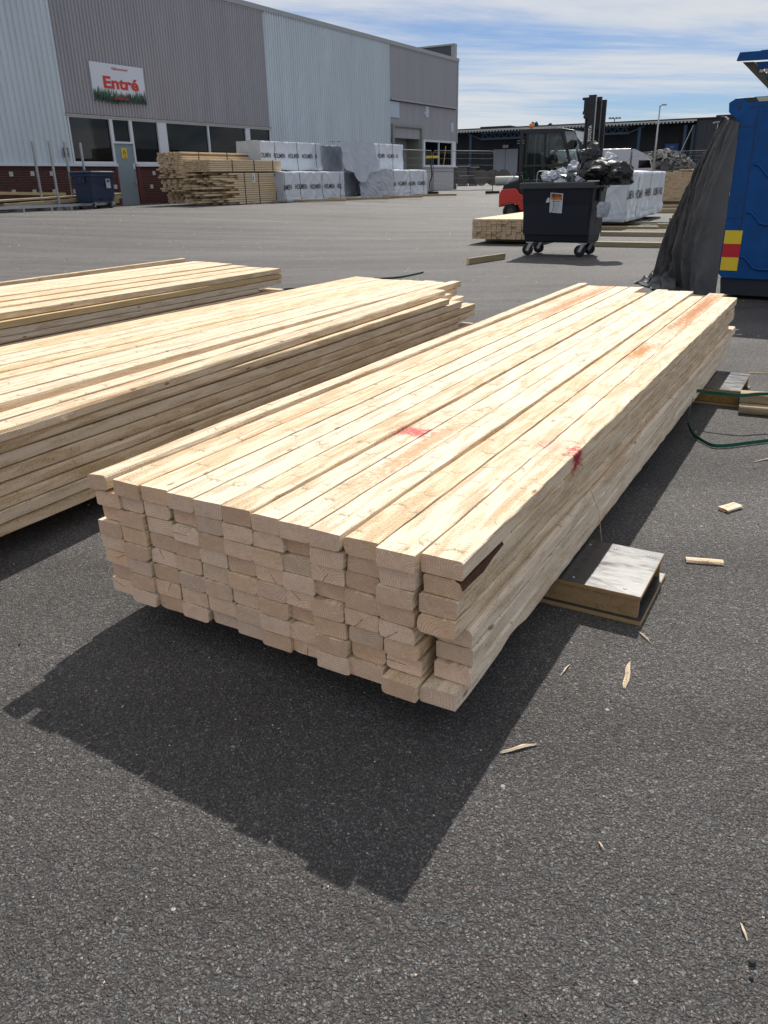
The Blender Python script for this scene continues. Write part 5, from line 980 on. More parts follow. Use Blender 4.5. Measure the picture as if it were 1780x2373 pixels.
for z_ in (2.10, 1.25):
    hg = MB(); hg.box(0.22, 0.44, -0.045, 0.0, z_ - 0.05, z_ + 0.05); o = obj('hinge', hg, BLK, FK)
    for dx in (-0.09, 0.09, -0.05, 0.05):
        for dz in (-0.035, 0.035): obj('bolt', MB().lathe([(0.012, -0.052), (0.012, -0.045), (0, -0.052)], (0.33 + dx, 0, z_ + dz), 'y', 6), STEEL, o)
BC = obj('beacon_base', MB().lathe([(0.05, 0), (0.05, 0.04), (0.045, 0.045)], (0.50, 0.35, 2.43), 'z', 14), BLK, FK)
obj('beacon', MB().lathe([(0.06, 0), (0.065, 0.05), (0.06, 0.09), (0.04, 0.12), (0.0, 0.13)], (0.50, 0.35, 2.472), 'z', 16), mat('amber_lens', (0.85, 0.22, 0.01), 0.15, spec=0.8), FK)
MR = obj('mirror', MB().prism([(1.70, 1.86), (1.86, 1.88), (1.93, 2.0), (1.92, 2.10), (1.80, 2.10), (1.70, 2.02)], -0.14, -0.09), BLK, FK); bevel(MR, 0.015); bar((1.66, 0.0, 1.98), (1.78, -0.10, 1.98), 0.02, 'mirror_arm')
MR = obj('mirror', MB().prism([(1.95, 1.80), (2.08, 1.80), (2.10, 1.98), (2.0, 2.02), (1.95, 1.98)], WD + 0.06, WD + 0.10), BLK, FK)
bar((1.88, 0.10, 1.10), (2.02, 0.34, 1.62), 0.018, 'wiper', BLK)
# seat, wheel, console
ext([(0.80, 1.02), (1.36, 1.02), (1.34, 1.2), (0.84, 1.2)], 0.40, 0.88, 'seat', BLK); ext([(0.76, 1.18), (0.88, 1.18), (0.78, 1.82), (0.66, 1.82)], 0.42, 0.86, 'seat_back', BLK)
ext([(1.74, 0.9), (1.94, 0.9), (1.88, 1.45), (1.78, 1.48)], 0.45, 0.8, 'console', BLK)
sw = MB(); cc = Vector((1.68, 0.60, 1.58)); q = Matrix.Rotation(R(-62), 3, 'Y'); sw.tube([cc + q @ Vector((0.0, 0.17 * math.cos(a * 0.3307), 0.17 * math.sin(a * 0.3307))) for a in range(20)], 0.014, 6); sw.tube([(1.78, 0.60, 1.45), cc], 0.02, 6); obj('steering_wheel', sw, BLK, FK)
obj('green_bottle_bag', MB().lathe([(0.0, 0), (0.08, 0.0), (0.10, 0.12), (0.07, 0.22), (0.0, 0.24)], (0.46, 0.16, 1.10), 'z', 8, smooth=False), mat('green_bag', (0.03, 0.14, 0.07), 0.6), FK)
# mast: inner and outer rails both sides, chains, cross bars, carriage, forks
for y_, n_ in ((0.20, 0), (WD - 0.34, 1)):
    o = bevel(obj('mast_rail', MB().box(2.14, 2.34, y_, y_ + 0.10, 0.12, 3.22), BLK, FK), 0.006); obj('rail_face', MB().box(2.336, 2.350, y_ + 0.01, y_ + 0.09, 0.3, 3.18), STEEL, o)
    if n_: o = bevel(obj('mast_rail', MB().box(2.36, 2.47, y_ + 0.03, y_ + 0.13, 0.15, 3.14), BLK, FK), 0.006)
    obj('mast_cylinder', MB().tube([(2.10, y_ + 0.06, 0.4), (2.10, y_ + 0.06, 2.9)], 0.035, 10), BLK, FK)
    mb = MB(); mb.box(1.97, 2.14, y_, y_ + 0.12, 3.10, 3.16); mb.box(2.02, 2.14, y_, y_ + 0.09, 2.82, 3.10); mb.box(2.00, 2.14, y_, y_ + 0.12, 2.74, 2.82); mb.tube([(2.09, y_ - 0.02, 2.68), (2.09, y_ + 0.12, 2.68)], 0.06, 12); obj('mast_bracket', mb, BLK, FK)
mb = MB()
for z_ in (0.5, 1.6, 2.3, 3.05): mb.box(2.16, 2.24, 0.29, WD - 0.33, z_, z_ + 0.1)
obj('mast_crossbar', mb, BLK, FK)
mb = MB(); mb.box(2.48, 2.53, 0.12, WD - 0.12, 0.22, 0.32); mb.box(2.48, 2.53, 0.12, WD - 0.12, 0.62, 0.70)
for y_ in (0.15, 0.38, 0.62, 0.86, WD - 0.17): mb.box(2.49, 2.52, y_ - 0.015, y_ + 0.015, 0.32, 1.15)
mb.box(2.49, 2.52, 0.12, WD - 0.12, 1.15, 1.20); obj('carriage', mb, BLK, FK)
for y_ in (0.28, WD - 0.40): obj('fork', MB().prism([(2.54, 0.08), (2.54, 0.75), (2.58, 0.75), (2.585, 0.12), (3.5, 0.10), (3.5, 0.08)], y_, y_ + 0.12), BLK, FK)
add_text(FK, 'lettering', 'TOYOTA', 0.085, (2.285, 0.196, 2.04), WHITEP, 0.02, 0.42, rot=Matrix.Rotation(R(-90), 3, 'Y'))
mb = MB(); mb.tube(smooth([(2.12, 0.12, 2.0), (2.07, 0.08, 1.9), (2.08, 0.1, 1.5), (2.05, 0.12, 1.1)], 5), 0.012, 6); mb.tube(smooth([(2.10, 0.16, 2.05), (2.02, 0.10, 1.95), (2.05, 0.12, 1.3), (2.02, 0.14, 0.9)], 5), 0.012, 6); obj('hose', mb, BLK, FK)

# driver ---------------------------------------------------------------
def skin_body(name, pts, edges, radii, m, parent, sub=2):
    me = bpy.data.meshes.new(name); me.from_pydata(pts, edges, []); o = bpy.data.objects.new(name, me); COL.objects.link(o); o.parent = parent
    sk = o.modifiers.new('skin', 'SKIN'); sk.use_smooth_shade = True; sv = me.skin_vertices[0].data if me.skin_vertices else None
    if sv is None: me.attributes.new; 
    for i, r_ in enumerate(radii): me.skin_vertices[0].data[i].radius = (r_, r_) if not isinstance(r_, tuple) else r_
    me.skin_vertices[0].data[0].use_root = True
    ss_ = o.modifiers.new('sub', 'SUBSURF'); ss_.levels = sub; ss_.render_levels = sub
    me.materials.append(m); return o
PR = thing('person', 'dark haired driver in a navy T-shirt sitting in the forklift cab, looking down ahead', 'person', FKP + Vector((math.sin(R(117)), math.cos(R(117)), 0)) * 0.2 + Vector((0, 0, 0.06)), rz(117))
SKIN = mat('skin', (0.42, 0.24, 0.17), 0.55); NAVY = mat('navy_shirt', (0.01, 0.014, 0.035), 0.85, bump=0.3, bscale=14); TROU = mat('work_trousers', (0.02, 0.02, 0.022), 0.85)
def mk_person():
    cy = 0.55
    pts = [(0.85, cy, 1.20), (0.86, cy, 1.38), (0.90, cy, 1.58), (0.96, cy, 1.70), (1.00, cy, 1.77), (1.04, cy, 1.84), (1.06, cy, 1.92),
           (0.93, cy - 0.17, 1.66), (1.02, cy - 0.22, 1.44), (1.26, cy - 0.16, 1.42), (1.38, cy - 0.12, 1.50), (0.93, cy + 0.17, 1.66), (1.02, cy + 0.22, 1.44), (1.28, cy + 0.16, 1.44), (1.42, cy + 0.12, 1.52),
           (0.98, cy - 0.1, 1.20), (1.34, cy - 0.13, 1.20), (1.44, cy - 0.13, 0.92), (1.56, cy - 0.13, 0.88), (0.98, cy + 0.1, 1.20), (1.34, cy + 0.13, 1.20), (1.44, cy + 0.13, 0.92), (1.56, cy + 0.13, 0.88)]
    ed = [(0, 1), (1, 2), (2, 3), (3, 4), (4, 5), (5, 6), (2, 7), (7, 8), (8, 9), (9, 10), (2, 11), (11, 12), (12, 13), (13, 14), (0, 15), (15, 16), (16, 17), (17, 18), (0, 19), (19, 20), (20, 21), (21, 22)]
    ra_ = [0.13, 0.125, 0.13, 0.07, 0.05, 0.06, 0.06, 0.06, 0.048, 0.038, 0.03, 0.06, 0.048, 0.038, 0.03, 0.09, 0.07, 0.05, 0.04, 0.09, 0.07, 0.05, 0.04]
    skin_body('body', pts, ed, ra_, SKIN, PR)
    skin_body('shirt', [pts[0], pts[1], pts[2], (0.945, cy, 1.67), (0.93, cy - 0.17, 1.66), (1.0, cy - 0.21, 1.50), (0.93, cy + 0.17, 1.66), (1.0, cy + 0.21, 1.50)], [(0, 1), (1, 2), (2, 3), (2, 4), (4, 5), (2, 6), (6, 7)], [0.145, 0.14, 0.145, 0.085, 0.075, 0.06, 0.075, 0.06], NAVY, PR)
    skin_body('trousers', [pts[0]] + pts[15:18] + pts[19:22], [(0, 1), (1, 2), (2, 3), (0, 4), (4, 5), (5, 6)], [0.14, 0.1, 0.08, 0.058, 0.1, 0.08, 0.058], TROU, PR)
    # head with face, tilted forward
    hm = MB(); c = Vector((1.085, cy, 1.945)); tl = Matrix.Rotation(R(22), 3, 'Y')
    def hd(u, v):
        a = u * 6.28318; b = (v - 0.5) * math.pi; x, y, z = math.cos(b) * math.cos(a), math.cos(b) * math.sin(a), math.sin(b)
        p = Vector((x * 0.098, y * 0.075, z * 0.122)); 
        if z < -0.2: p.x *= 1 - 0.1 * (-z - 0.2); p.y *= 1 - 0.35 * (-z - 0.2)
        f = max(0, x) ** 6
        p.x += 0.026 * math.exp(-((z + 0.12) / 0.16) ** 2) * math.exp(-(y / 0.16) ** 2) * (x > 0) - 0.010 * math.exp(-((z - 0.08) / 0.1) ** 2) * math.exp(-((abs(y) - 0.32) / 0.14) ** 2) * (x > 0) + 0.006 * math.exp(-((z + 0.5) / 0.08) ** 2) * f + 0.008 * math.exp(-((z + 0.85) / 0.12) ** 2) * f
        return c + tl @ p
    hm.grid(hd, 40, 26); obj('head', hm, SKIN, PR)
    for sy in (-1, 1):
        obj('eye', MB().lathe([(0, -0.008), (0.008, -0.004), (0.010, 0), (0.008, 0.004), (0, 0.008)], tuple(c + tl @ Vector((0.082, sy * 0.030, 0.012))), 'y', 8), mat('eye', (0.03, 0.02, 0.02), 0.2), PR)
        obj('ear', MB().lathe([(0, -0.006), (0.022, -0.004), (0.026, 0), (0.018, 0.006), (0, 0.004)], tuple(c + tl @ Vector((-0.01, sy * 0.076, -0.01))), 'y', 10), SKIN, PR)
    hh = MB()
    def hr(u, v):
        a = u * 6.28318; b = (-0.02 + 0.52 * v) * math.pi; x, y, z = math.cos(b) * math.cos(a), math.cos(b) * math.sin(a), math.sin(b); low = 0.30 if x < 0.35 else 0
        b2 = b - low * (1 - v) * 1.6; x, z = math.cos(b2) * math.cos(a), math.sin(b2); y = math.cos(b2) * math.sin(a); k = 1.10 + 0.05 * noi(x * 5, y * 5, z * 5)
        return c + tl @ Vector((x * 0.098 * k - 0.006 + (0.012 if x > 0.5 else 0), y * 0.075 * k, z * 0.122 * k + 0.014))
    hh.grid(hr, 36, 12); obj('hair', hh, mat('dark_hair', (0.012, 0.009, 0.008), 0.6, bump=0.6, bscale=60, stretch=(1, 1, 4)), PR)
    for sy in (-1, 1):
        hb = Vector((1.40, cy + sy * 0.12, 1.51)); skin_body('hand', [tuple(hb), tuple(hb + Vector((0.05, 0, 0.02)))], [(0, 1)], [0.028, 0.032], SKIN, PR, 1)
        for k in range(4):
            y0 = -0.024 + 0.016 * k; q0 = hb + Vector((0.055, y0, 0.028)); l = (0.028, 0.033, 0.031, 0.024)[k]
            mb = MB(); mb.tube([q0, q0 + Vector((l * 0.9, 0, 0.014)), q0 + Vector((l * 1.3, 0, -0.010)), q0 + Vector((l * 0.8, 0, -0.026))], 0.0085, 6, r2=0.0065); obj('finger', mb, SKIN, PR)
        mb = MB(); mb.tube([hb + Vector((0.02, -sy * 0.025, 0.01)), hb + Vector((0.045, -sy * 0.045, 0.005)), hb + Vector((0.065, -sy * 0.04, -0.008))], 0.010, 6, r2=0.007); obj('thumb', mb, SKIN, PR)
mk_person()

# ------------------------------------------------------------------ blue container with open lid, tarpaulin
CP = Vector((3.35, 8.15, 0)); CDIR = 125
CT = thing('blue_container', 'big blue steel waste container with raised lid at the right edge', 'container', CP, rz(CDIR))
BLU = mat('container_blue', (0.003, 0.066, 0.24), 0.5, var=0.28, vscale=5, bump=0.05, bscale=9, spec=0.22)
SKT = mat('container_skirt', (0.012, 0.016, 0.026), 0.6)
# left-end outline (x,z) of the side face
LO = [(0.10, 0.20), (0.06, 0.24), (0.06, 0.80), (0.0, 0.88), (0.06, 0.96), (0.06, 1.60), (-0.05, 1.69), (-0.06, 1.77), (0.0, 1.805), (2.6, 1.82), (2.6, 0.20)]
bevel(obj('body', MB().prism(LO, 0.0, 0.03), BLU, CT), 0.006)
mb = MB(); mb.prism([(0.06, 0.24), (0.10, 0.24), (0.10, 1.58), (0.06, 1.60)], 0.03, 2.4); mb.box(2.55, 2.6, 0.03, 2.4, 0.24, 1.8); mb.box(0.1, 2.55, 2.37, 2.4, 0.24, 1.8); mb.box(0.1, 2.55, 0.03, 2.37, 0.24, 0.28); mb.prism([(-0.05, 1.69), (-0.06, 1.77), (0.0, 1.80), (0.06, 1.80), (0.06, 1.60)], 0.03, 0.12); obj('shell', mb, BLU, CT)
obj('skirt', MB().prism([(0.10, 0.04), (2.6, 0.04), (2.6, 0.2), (0.08, 0.2)], 0.03, 2.3), SKT, CT)
# raised pressings: snaking ridges
def ridge(pts, r_=0.014, name='pressed_rib'): mb = MB(); mb.tube([(x, -0.004, z) for x, z in pts], r_, 8); obj(name, mb, BLU, CT)
for z0_ in (1.24, 0.82, 0.41): ridge([(0.24, z0_), (0.28, z0_ - 0.005), (0.33, z0_ - 0.05), (0.37, z0_ - 0.10), (0.42, z0_ - 0.115), (2.4, z0_ - 0.12)])
mb = MB()
for z_ in (1.565, 0.765): mb.box(0.07, 0.20, -0.003, 0.0, z_ - 0.004, z_ + 0.004)
mb.box(0.12, 0.26, -0.003, 0, 1.72, 1.728); mb.box(0.20, 0.21, -0.003, 0, 0.28, 1.7); obj('weld_seam', mb, mat('weld_line', (0.004, 0.025, 0.09), 0.5), CT)
mb = MB()
for k in range(5): mb.prism([(0.10 + 0.24 * k, 1.77), (0.20 + 0.24 * k, 1.77), (0.17 + 0.24 * k, 1.802), (0.07 + 0.24 * k, 1.802)], -0.004, -0.001)
obj('hazard_stripes', mb, BLACK, CT)
mb = MB()
for k in range(5): mb.prism([(0.202 + 0.24 * k, 1.765), (0.338 + 0.24 * k, 1.765), (0.30 + 0.24 * k, 1.802), (0.172 + 0.24 * k, 1.802)], -0.004, -0.001)
obj('hazard_stripes', mb, mat('pale_stripe', (0.42, 0.43, 0.36), 0.6), CT)
obj('scrape', MB().prism([(0.03, 1.71), (0.045, 1.70), (0.055, 1.74), (0.045, 1.77), (0.04, 1.735)], -0.002, 0.0), mat('rust', (0.08, 0.035, 0.02), 0.9), CT)
for z0_, z1_, m_ in ((0.275, 0.40, YEL), (0.401, 0.525, mat('reflective_red', (0.50, 0.008, 0.02), 0.4)), (0.526, 0.65, YEL)): obj('reflective_plate', MB().box(0.072, 0.232, -0.006, -0.002, z0_, z1_), m_, CT)
# lid held up on the right, front beam with ribs beneath
LD = Matrix.Translation((-0.04, -0.03, 2.175)) @ Matrix.Rotation(R(44), 4, 'Y')
LDO = obj('lid', MB().box(-0.03, 3.0, 0.0, 0.075, -0.05, 0.0), BLU, CT)
LDO.hide_render = False
def build_lid():
    # beam along x at the front edge of the lid; side arm drops to the hinge on the right
    me = MB(); me.prism([(-0.04, 2.11), (2.7, 2.02), (2.7, 2.11), (-0.02, 2.175)], -0.02, 0.04); me.prism([(0.15, 2.176), (2.7, 2.2), (2.7, 2.112)], -0.01, 0.05)
    return me
LDO.data = build_lid().mesh('lid', [BLU])
BGE = mat('lid_underside', (0.075, 0.07, 0.052), 0.7, var=0.2, vscale=3)
mb = MB(); mb.prism([(0.0, 2.10), (0.10, 2.095), (0.95, 1.35), (0.80, 1.30), (0.24, 1.88)], 0.042, 0.10); mb.add([(0.0, 0.10, 2.10), (2.6, 0.10, 2.04), (2.6, 1.9, 1.85), (0.9, 1.9, 1.85)], [(0, 1, 2, 3)]); obj('lid_side', mb, BGE, LDO)
for k in range(3): obj('lid_rib', MB().box(0.14 + 0.09 * k, 2.6, 0.02, 0.09, 2.035 - 0.085 * k, 2.085 - 0.085 * k), BLU, LDO)
mb = MB()
for k in range(2):
    for j in range(16): x = 0.16 + 0.09 * k + j * 0.045; mb.box(x, x + 0.036, 0.03, 0.035, 2.003 - 0.085 * k, 2.030 - 0.085 * k)
obj('lid_grating', mb, mat('pale_grating', (0.42, 0.36, 0.40), 0.6), LDO)

TARP = mat('grey_tarpaulin', (0.095, 0.096, 0.10), 0.45, bump=0.35, bscale=9, var=0.18, vscale=3.5, stretch=(1, 1, 0.6), spec=0.45, bdist=0.02)
def build_tarp():
    t = thing('tarpaulin', 'dark grey tarpaulin draped from the blue container corner down to the ground', 'tarpaulin', (0, 0, 0), 0)
    cd = Vector((math.sin(R(CDIR)), math.cos(R(CDIR)), 0)); ca = Vector((-cd.y, cd.x, 0))
    def C(x, y, z): p = CP + cd * x + ca * y; return Vector((p.x, p.y, z))
    LT, RT = C(-0.05, 0.06, 1.66), C(0.058, 0.0, 1.60)
    LBm, RB = Vector((3.27, 9.12, 0.03)), C(0.062, 0.005, 0.02)
    def fn(u, v):
        a = LT.lerp(LBm, v); a.x -= 0.09 * math.sin(math.pi * v) * 1.0; b = RT.lerp(RB, v ** 1.2); b = b
        p = a.lerp(b, u); nrm = (b - a).cross(Vector((0, 0, 1))).normalized() if (b - a).length > 1e-4 else Vector((0, -1, 0))
        k = v ** 0.8; f_ = 0.11 * math.sin(u * 8.5 + 0.8 + 0.6 * v) * k + 0.045 * math.sin(u * 19 + 2 * v + 1) * k + 0.03 * noi(u * 3, v * 2.5, 2) + 0.060 * (1 - abs(noi(u * 7 + v * 1.6, v * 0.9, 8))) ** 4 + 0.040 * (1 - abs(noi(u * 13 - v * 2.0, v * 1.1, 4))) ** 5 + 0.010 * (1 - abs(noi(u * 9 + v * 3, v * 7, 8))) ** 4
        bul = 0.16 * math.sin(math.pi * u) * math.sin(math.pi * min(1, v * 1.02)) ; p = p + nrm * (f_ * min(1, (1 - u) * 5) + bul) * (-1 if nrm.y > 0 else 1)
        p.z = max(p.z, 0.015); return p
    mb = MB(); mb.grid(fn, 120, 150); o = obj('sheet', mb, TARP, t); sl_ = o.modifiers.new('thick', 'SOLIDIFY'); sl_.thickness = 0.004
    def heap(u, v):                                   # crumpled foot spreading to the left
        x = 3.0 + 0.42 * u; y = 8.75 + 0.75 * v - 0.1 * u; hgt = 0.12 * math.exp(-((u - 0.42) / 0.24) ** 2) * math.sin(math.pi * min(1, max(0, v * 1.0))) ** 0.7
        rg = (1 - abs(noi(u * 4.5, v * 3.5, 3.3))) ** 2 * 0.09 + (1 - abs(noi(u * 9, v * 8, 1.3))) * 0.05
        ed = min(1, min(u, 1 - u, v, 1 - v) * 6); return (x + 0.05 * noi(u * 5, v * 5), y + 0.05 * noi(v * 6, u * 4, 4), 0.012 + (hgt + rg - 0.05) * ed if (hgt + rg - 0.05) * ed > 0 else 0.012)
    mb = MB(); mb.grid(heap, 60, 40); o = obj('crumpled_foot', mb, [TARP], t)
    def sil(u, v):
        x = 3.03 + 0.16 * u; y = 9.05 + 0.25 * u + 0.1 * (1 - v); return (x + 0.06 * v * u, y, 0.02 + 0.20 * v * (0.35 + 0.65 * u) + 0.02 * noi(u * 6, v * 4))
    mb = MB(); mb.grid(sil, 14, 10); o = obj('silver_lining', mb, mat('silver_lining', (0.22, 0.24, 0.27), 0.35, bump=0.4, bscale=12), t)
build_tarp()

# ------------------------------------------------------------------ temporary fence
FSTEEL = mat('dull_fence_steel', (0.16, 0.165, 0.17), 0.6, 0.2, var=0.15, vscale=9)
def fence_panel(lab, p0, p1, H0=0.04, H1=2.0, group='temporary fence panels', zoff=None):
    p0, p1 = Vector(p0), Vector(p1); d = p1 - p0; L_ = math.hypot(d.x, d.y); t = thing('wire_fence', lab, 'fence', p0, math.atan2(d.y, d.x), group); dz = d.z
    mb = MB(); r_ = 0.021; mb.tube([(0, 0, H0), (0, 0, H1 - 0.08), (0.08, 0, H1), (L_ - 0.08, 0, H1 + dz), (L_, 0, H1 - 0.08 + dz), (L_, 0, H0 + dz)], r_, 6); mb.tube([(0, 0, 0.18), (L_, 0, 0.18 + dz)], r_, 6); mb.tube([(0, 0, 1.05), (L_, 0, 1.05 + dz)], 0.012, 5); obj('frame', mb, FSTEEL, t)
    w_ = MB(); n = int(L_ / 0.1)
    for i in range(1, n): x = L_ * i / n; w_.tube([(x, 0, 0.18), (x, 0, H1)], 0.0025, 3, cap=False)
    for z_ in (0.45, 0.75, 1.35, 1.65, 1.9): w_.tube([(0, 0, z_), (L_, 0, z_ + dz)], 0.003, 3, cap=False)
    o = obj('wire_mesh', w_, FSTEEL, t); o['kind'] = 'stuff'; return t
def foot(p, azd, lab): o = obj('ballast_block', MB().box(-0.36, 0.36, -0.11, 0.11, 0.0, 0.13), RUB); bevel(o, 0.02); o.location = p; o.rotation_euler = (0, 0, rz(azd)); tag(o, lab, 'fence foot', 'rubber fence feet')
a_ = sd(34.9, 19.1, 0.44); b_p = sd(38.25, 19.1, 0.45); c_p = Vector((5.95, 43.6, 0.40))
fence_panel('wire fence panel in front of the rolling door', a_, b_p); fence_panel('wire fence panel between the warehouse corner and the forklift', b_p + Vector((0.08, 0, 0)), c_p)
foot(b_p, 120, 'rubber foot of the fence beside the white brick wall'); foot(c_p, 118, 'rubber foot at the free end of the fence near the forklift')
FC = thing('fence_clamp', 'yellow clamp tying two fence panels together in front of the office window', 'clamp', b_p + Vector((0.04, -0.03, 1.72)), rz(100)); obj('clamp', MB().box(-0.32, 0.32, -0.04, 0.0, -0.05, 0.05), YEL, FC); obj('rivet', MB().box(-0.03, 0.03, -0.045, -0.04, -0.02, 0.02), BLACK, FC)
mb = MB(); mb.tube(smooth([b_p + Vector((-0.06, -0.06, 0.1)), b_p + Vector((-0.1, -0.05, 0.5)), b_p + Vector((0.02, -0.05, 0.9)), b_p + Vector((-0.05, -0.05, 1.4))], 5), 0.03, 6); tag(obj('hose_coil', mb, BLACK), 'black hose hanging on the fence joint', 'hose')

# ------------------------------------------------------------------ dark hall in the distance
HP = Vector((11.5, 122.6, 0)); HD = Vector((43.3 - 11.5, 106.7 - 122.6, 0)).normalized(); HRZ = math.atan2(HD.y, HD.x)
HL = thing('storage_hall', 'long dark blue black storage hall with blue steel truss canopy in the distance', 'hall', HP, HRZ)
DK = mat('dark_cladding', (0.012, 0.016, 0.024), 0.7, var=0.2, vscale=0.5); DK2 = mat('slate_cladding', (0.032, 0.038, 0.05), 0.6, var=0.1, vscale=0.4); BS = mat('blue_steel', (0.018, 0.05, 0.095), 0.6); ROOF = mat('pale_canopy_edge', (0.42, 0.43, 0.42), 0.6)
obj('back_wall', MB().box(-25, 31.5, 3.5, 4.0, 0, 7.3), DK, HL)
o = obj('side_wall', corrugated(31.9, 90, 0, 7.36, 0.6, 0.08), DK2, HL)
obj('side_wall', MB().box(31.88, 32.0, -0.1, 4.0, 0, 7.36), DK, HL)
mb = MB(); mb.box(-25, 90, -0.25, 25, 7.36, 7.52); mb.box(3.2, 7.6, 0.5, 20, 7.52, 7.72); mb.box(34, 60, 0.5, 20, 7.52, 7.75); obj('roof', mb, mat('dark_roof', (0.03, 0.03, 0.035), 0.9), HL)
mb = MB(); x = -25
while x < 31.7: mb.box(x, x + 0.22, -0.34, -0.26, 7.02, 7.18); x += 0.44
mb.box(-25, 31.9, -0.34, -0.26, 7.18, 7.36); obj('canopy_edge', mb, ROOF, HL)
def truss(x0, x1, n, z0_=5.35, z1_=6.75):
    mb = MB(); y = 0.4; mb.box(x0, x1, y - 0.1, y + 0.1, z0_ - 0.12, z0_ + 0.12); mb.box(x0, x1, y - 0.08, y + 0.08, z1_ - 0.1, z1_ + 0.1)
    for i in range(n): xa = x0 + (x1 - x0) * i / n; xm = x0 + (x1 - x0) * (i + 0.5) / n; xb = x0 + (x1 - x0) * (i + 1) / n; mb.tube([(xa, y, z0_), (xm, y, z1_)], 0.07, 4, cap=False); mb.tube([(xm, y, z1_), (xb, y, z0_)], 0.07, 4, cap=False)
    mb.tube([(x1, y, z0_), (x1 + 2.0, y, z1_)], 0.09, 4); mb.tube([(x0, y, z0_), (x0 - 2.0, y, z1_)], 0.09, 4); obj('roof_truss', mb, BS, HL)
truss(3.4, 12.6, 8, 6.15, 6.9); truss(15.4, 23.6, 8, 6.15, 6.9)
for x in (1.9, 14.2, 25.0, 30.6, 31.6): obj('pillar', MB().box(x - 0.18, x + 0.18, 0.2, 0.6, 0, 6.8), BS, HL)
mb = MB(); mb.tube([(31.5, 0.1, 6.7), (29.9, 0.1, 2.4)], 0.07, 5); obj('downpipe', mb, STEEL, HL)
for x in (4.4, 6.25): obj('sliding_door', corrugated(x, x + 1.8, 0.2, 4.85, 0.45, 0.05), mat('pale_door', (0.28, 0.30, 0.35), 0.6), HL, (0, 3.0, 0))
obj('lamp_box', MB().box(5.8, 6.6, 2.9, 3.3, 5.0, 5.4), PG, HL)
hs_ = obj('blue_sign', MB().box(27.9, 29.6, 3.3, 3.45, 3.9, 4.8), mat('sign_blue', (0.01, 0.07, 0.30), 0.5), HL); obj('print', MB().box(28.5, 29.1, 3.28, 3.3, 4.38, 4.52).box(28.55, 29.05, 3.28, 3.3, 4.2, 4.28), mat('sign_grey', (0.25, 0.3, 0.45), 0.5), hs_)

def place(px_az, r_, z=0): return polar(px_az, r_, z)
# concrete blocks, drums, sack seen through the fence
GZ = 0.48
CBM = mat('rough_concrete', (0.10, 0.10, 0.105), 0.9, var=0.2, vscale=1.5, bump=0.3)
for k, (a, r_, w_, h_, z_, lab) in enumerate(((5.75, 80, 1.0, 0.85, 0, 'lower concrete block behind the warehouse corner'), (5.7, 80, 1.0, 0.75, 0.92, 'upper concrete block behind the warehouse corner'), (6.45, 80.3, 0.8, 0.85, 0, 'lower concrete block left of the cable drums'), (6.42, 80.6, 0.7, 0.66, 0.92, 'upper concrete block left of the cable drums'))):
    p = polar(a, r_, GZ + z_); o = thing('concrete_block', lab, 'concrete block', p, rz(96), 'concrete blocks by the hall'); obj('block', MB().box(-w_ / 2, w_ / 2, 0, 1, 0, h_), CBM, o); obj('capping', MB().box(-w_ / 2 + 0.1, w_ / 2 + 0.25, -0.1, 0.9, h_, h_ + 0.07), mat('pale_board', (0.35, 0.33, 0.3), 0.7), o)
for k, (a, r_) in enumerate(((7.0, 80), (7.75, 81), (8.45, 82.5))):
    o = thing('cable_drum', ('left cable drum behind the fence', 'middle cable drum behind the fence', 'right cable drum behind the fence, half hidden')[k], 'cable drum', polar(a, r_, GZ), rz(98), 'cable drums by the hall')
    obj('flange', MB().lathe([(0, 0), (0.7, 0), (0.7, 0.06), (0, 0.06)], (0, 0, 0.7), 'y', 28, smooth=False), mat('grey_wood', (0.11, 0.10, 0.09), 0.85, var=0.3, vscale=3), o); obj('flange', MB().lathe([(0, 0.7), (0.7, 0.7), (0.7, 0.76), (0, 0.76)], (0, 0, 0.7), 'y', 28, smooth=False), MATS['grey_wood'], o); obj('core', MB().lathe([(0.4, 0.06), (0.4, 0.7)], (0, 0, 0.7), 'y', 20), MATS['grey_wood'], o)
o = thing('white_sack', 'white ribbed roll of pipe cover lying beyond the fence', 'sack', polar(7.9, 70, GZ + 0.08), rz(92)); sk_ = MB(); sk_.lathe([(0.25, 0), (0.34, 0.05)] + [(0.34 + 0.03 * (k % 2), 0.1 + 0.09 * k) for k in range(16)] + [(0.1, 1.75)], (0, 0, 0.34), 'x', 16); obj('roll', sk_, mat('off_white_cover', (0.42, 0.42, 0.40), 0.7), o)
tag(obj('scrub', MB().grid(lambda u, v: Vector(polar(7.9 + 1.3 * u, 84 + v, GZ + v * (0.9 + 0.5 * noi(u * 20, 1)) )), 60, 3, smooth=False), mat('dry_scrub', (0.06, 0.055, 0.045), 0.95, bump=1, bscale=3)), 'dry scrub growing beside the cable drums', 'scrub', kind='stuff')

# raised bank, kerb, rubble, truck, fence on the right
mb = MB(); A0, A1 = polar(13.0, 62), polar(32.0, 58)
def bank(u, v): q = A0.lerp(A1, u) * (1 + 0.9 * v); zz = (0.0, 0.62, 0.86, 0.9, 0.9)[int(round(v * 4))]; q = A0.lerp(A1, u) * (1 + (0.0, 0.015, 0.03, 0.1, 0.9)[int(round(v * 4))]); return (q.x, q.y, zz + 0.04 * noi(u * 60, v * 3))
mb.grid(bank, 80, 4, 0, False); tag(obj('earth_bank', mb, mat('bare_earth', (0.13, 0.11, 0.085), 0.95, var=0.35, vscale=1.5, bump=0.6, bscale=5)), kind='structure')
mb = MB(); kb = [A0.lerp(A1, u / 20) * 1.04 for u in range(21)]; mb.tube([(q.x, q.y, 0.98) for q in kb], 0.11, 4); tag(obj('kerb_beam', mb, mat('pale_concrete', (0.42, 0.41, 0.39), 0.8)), 'pale concrete beam along the top of the earth bank', 'kerb')
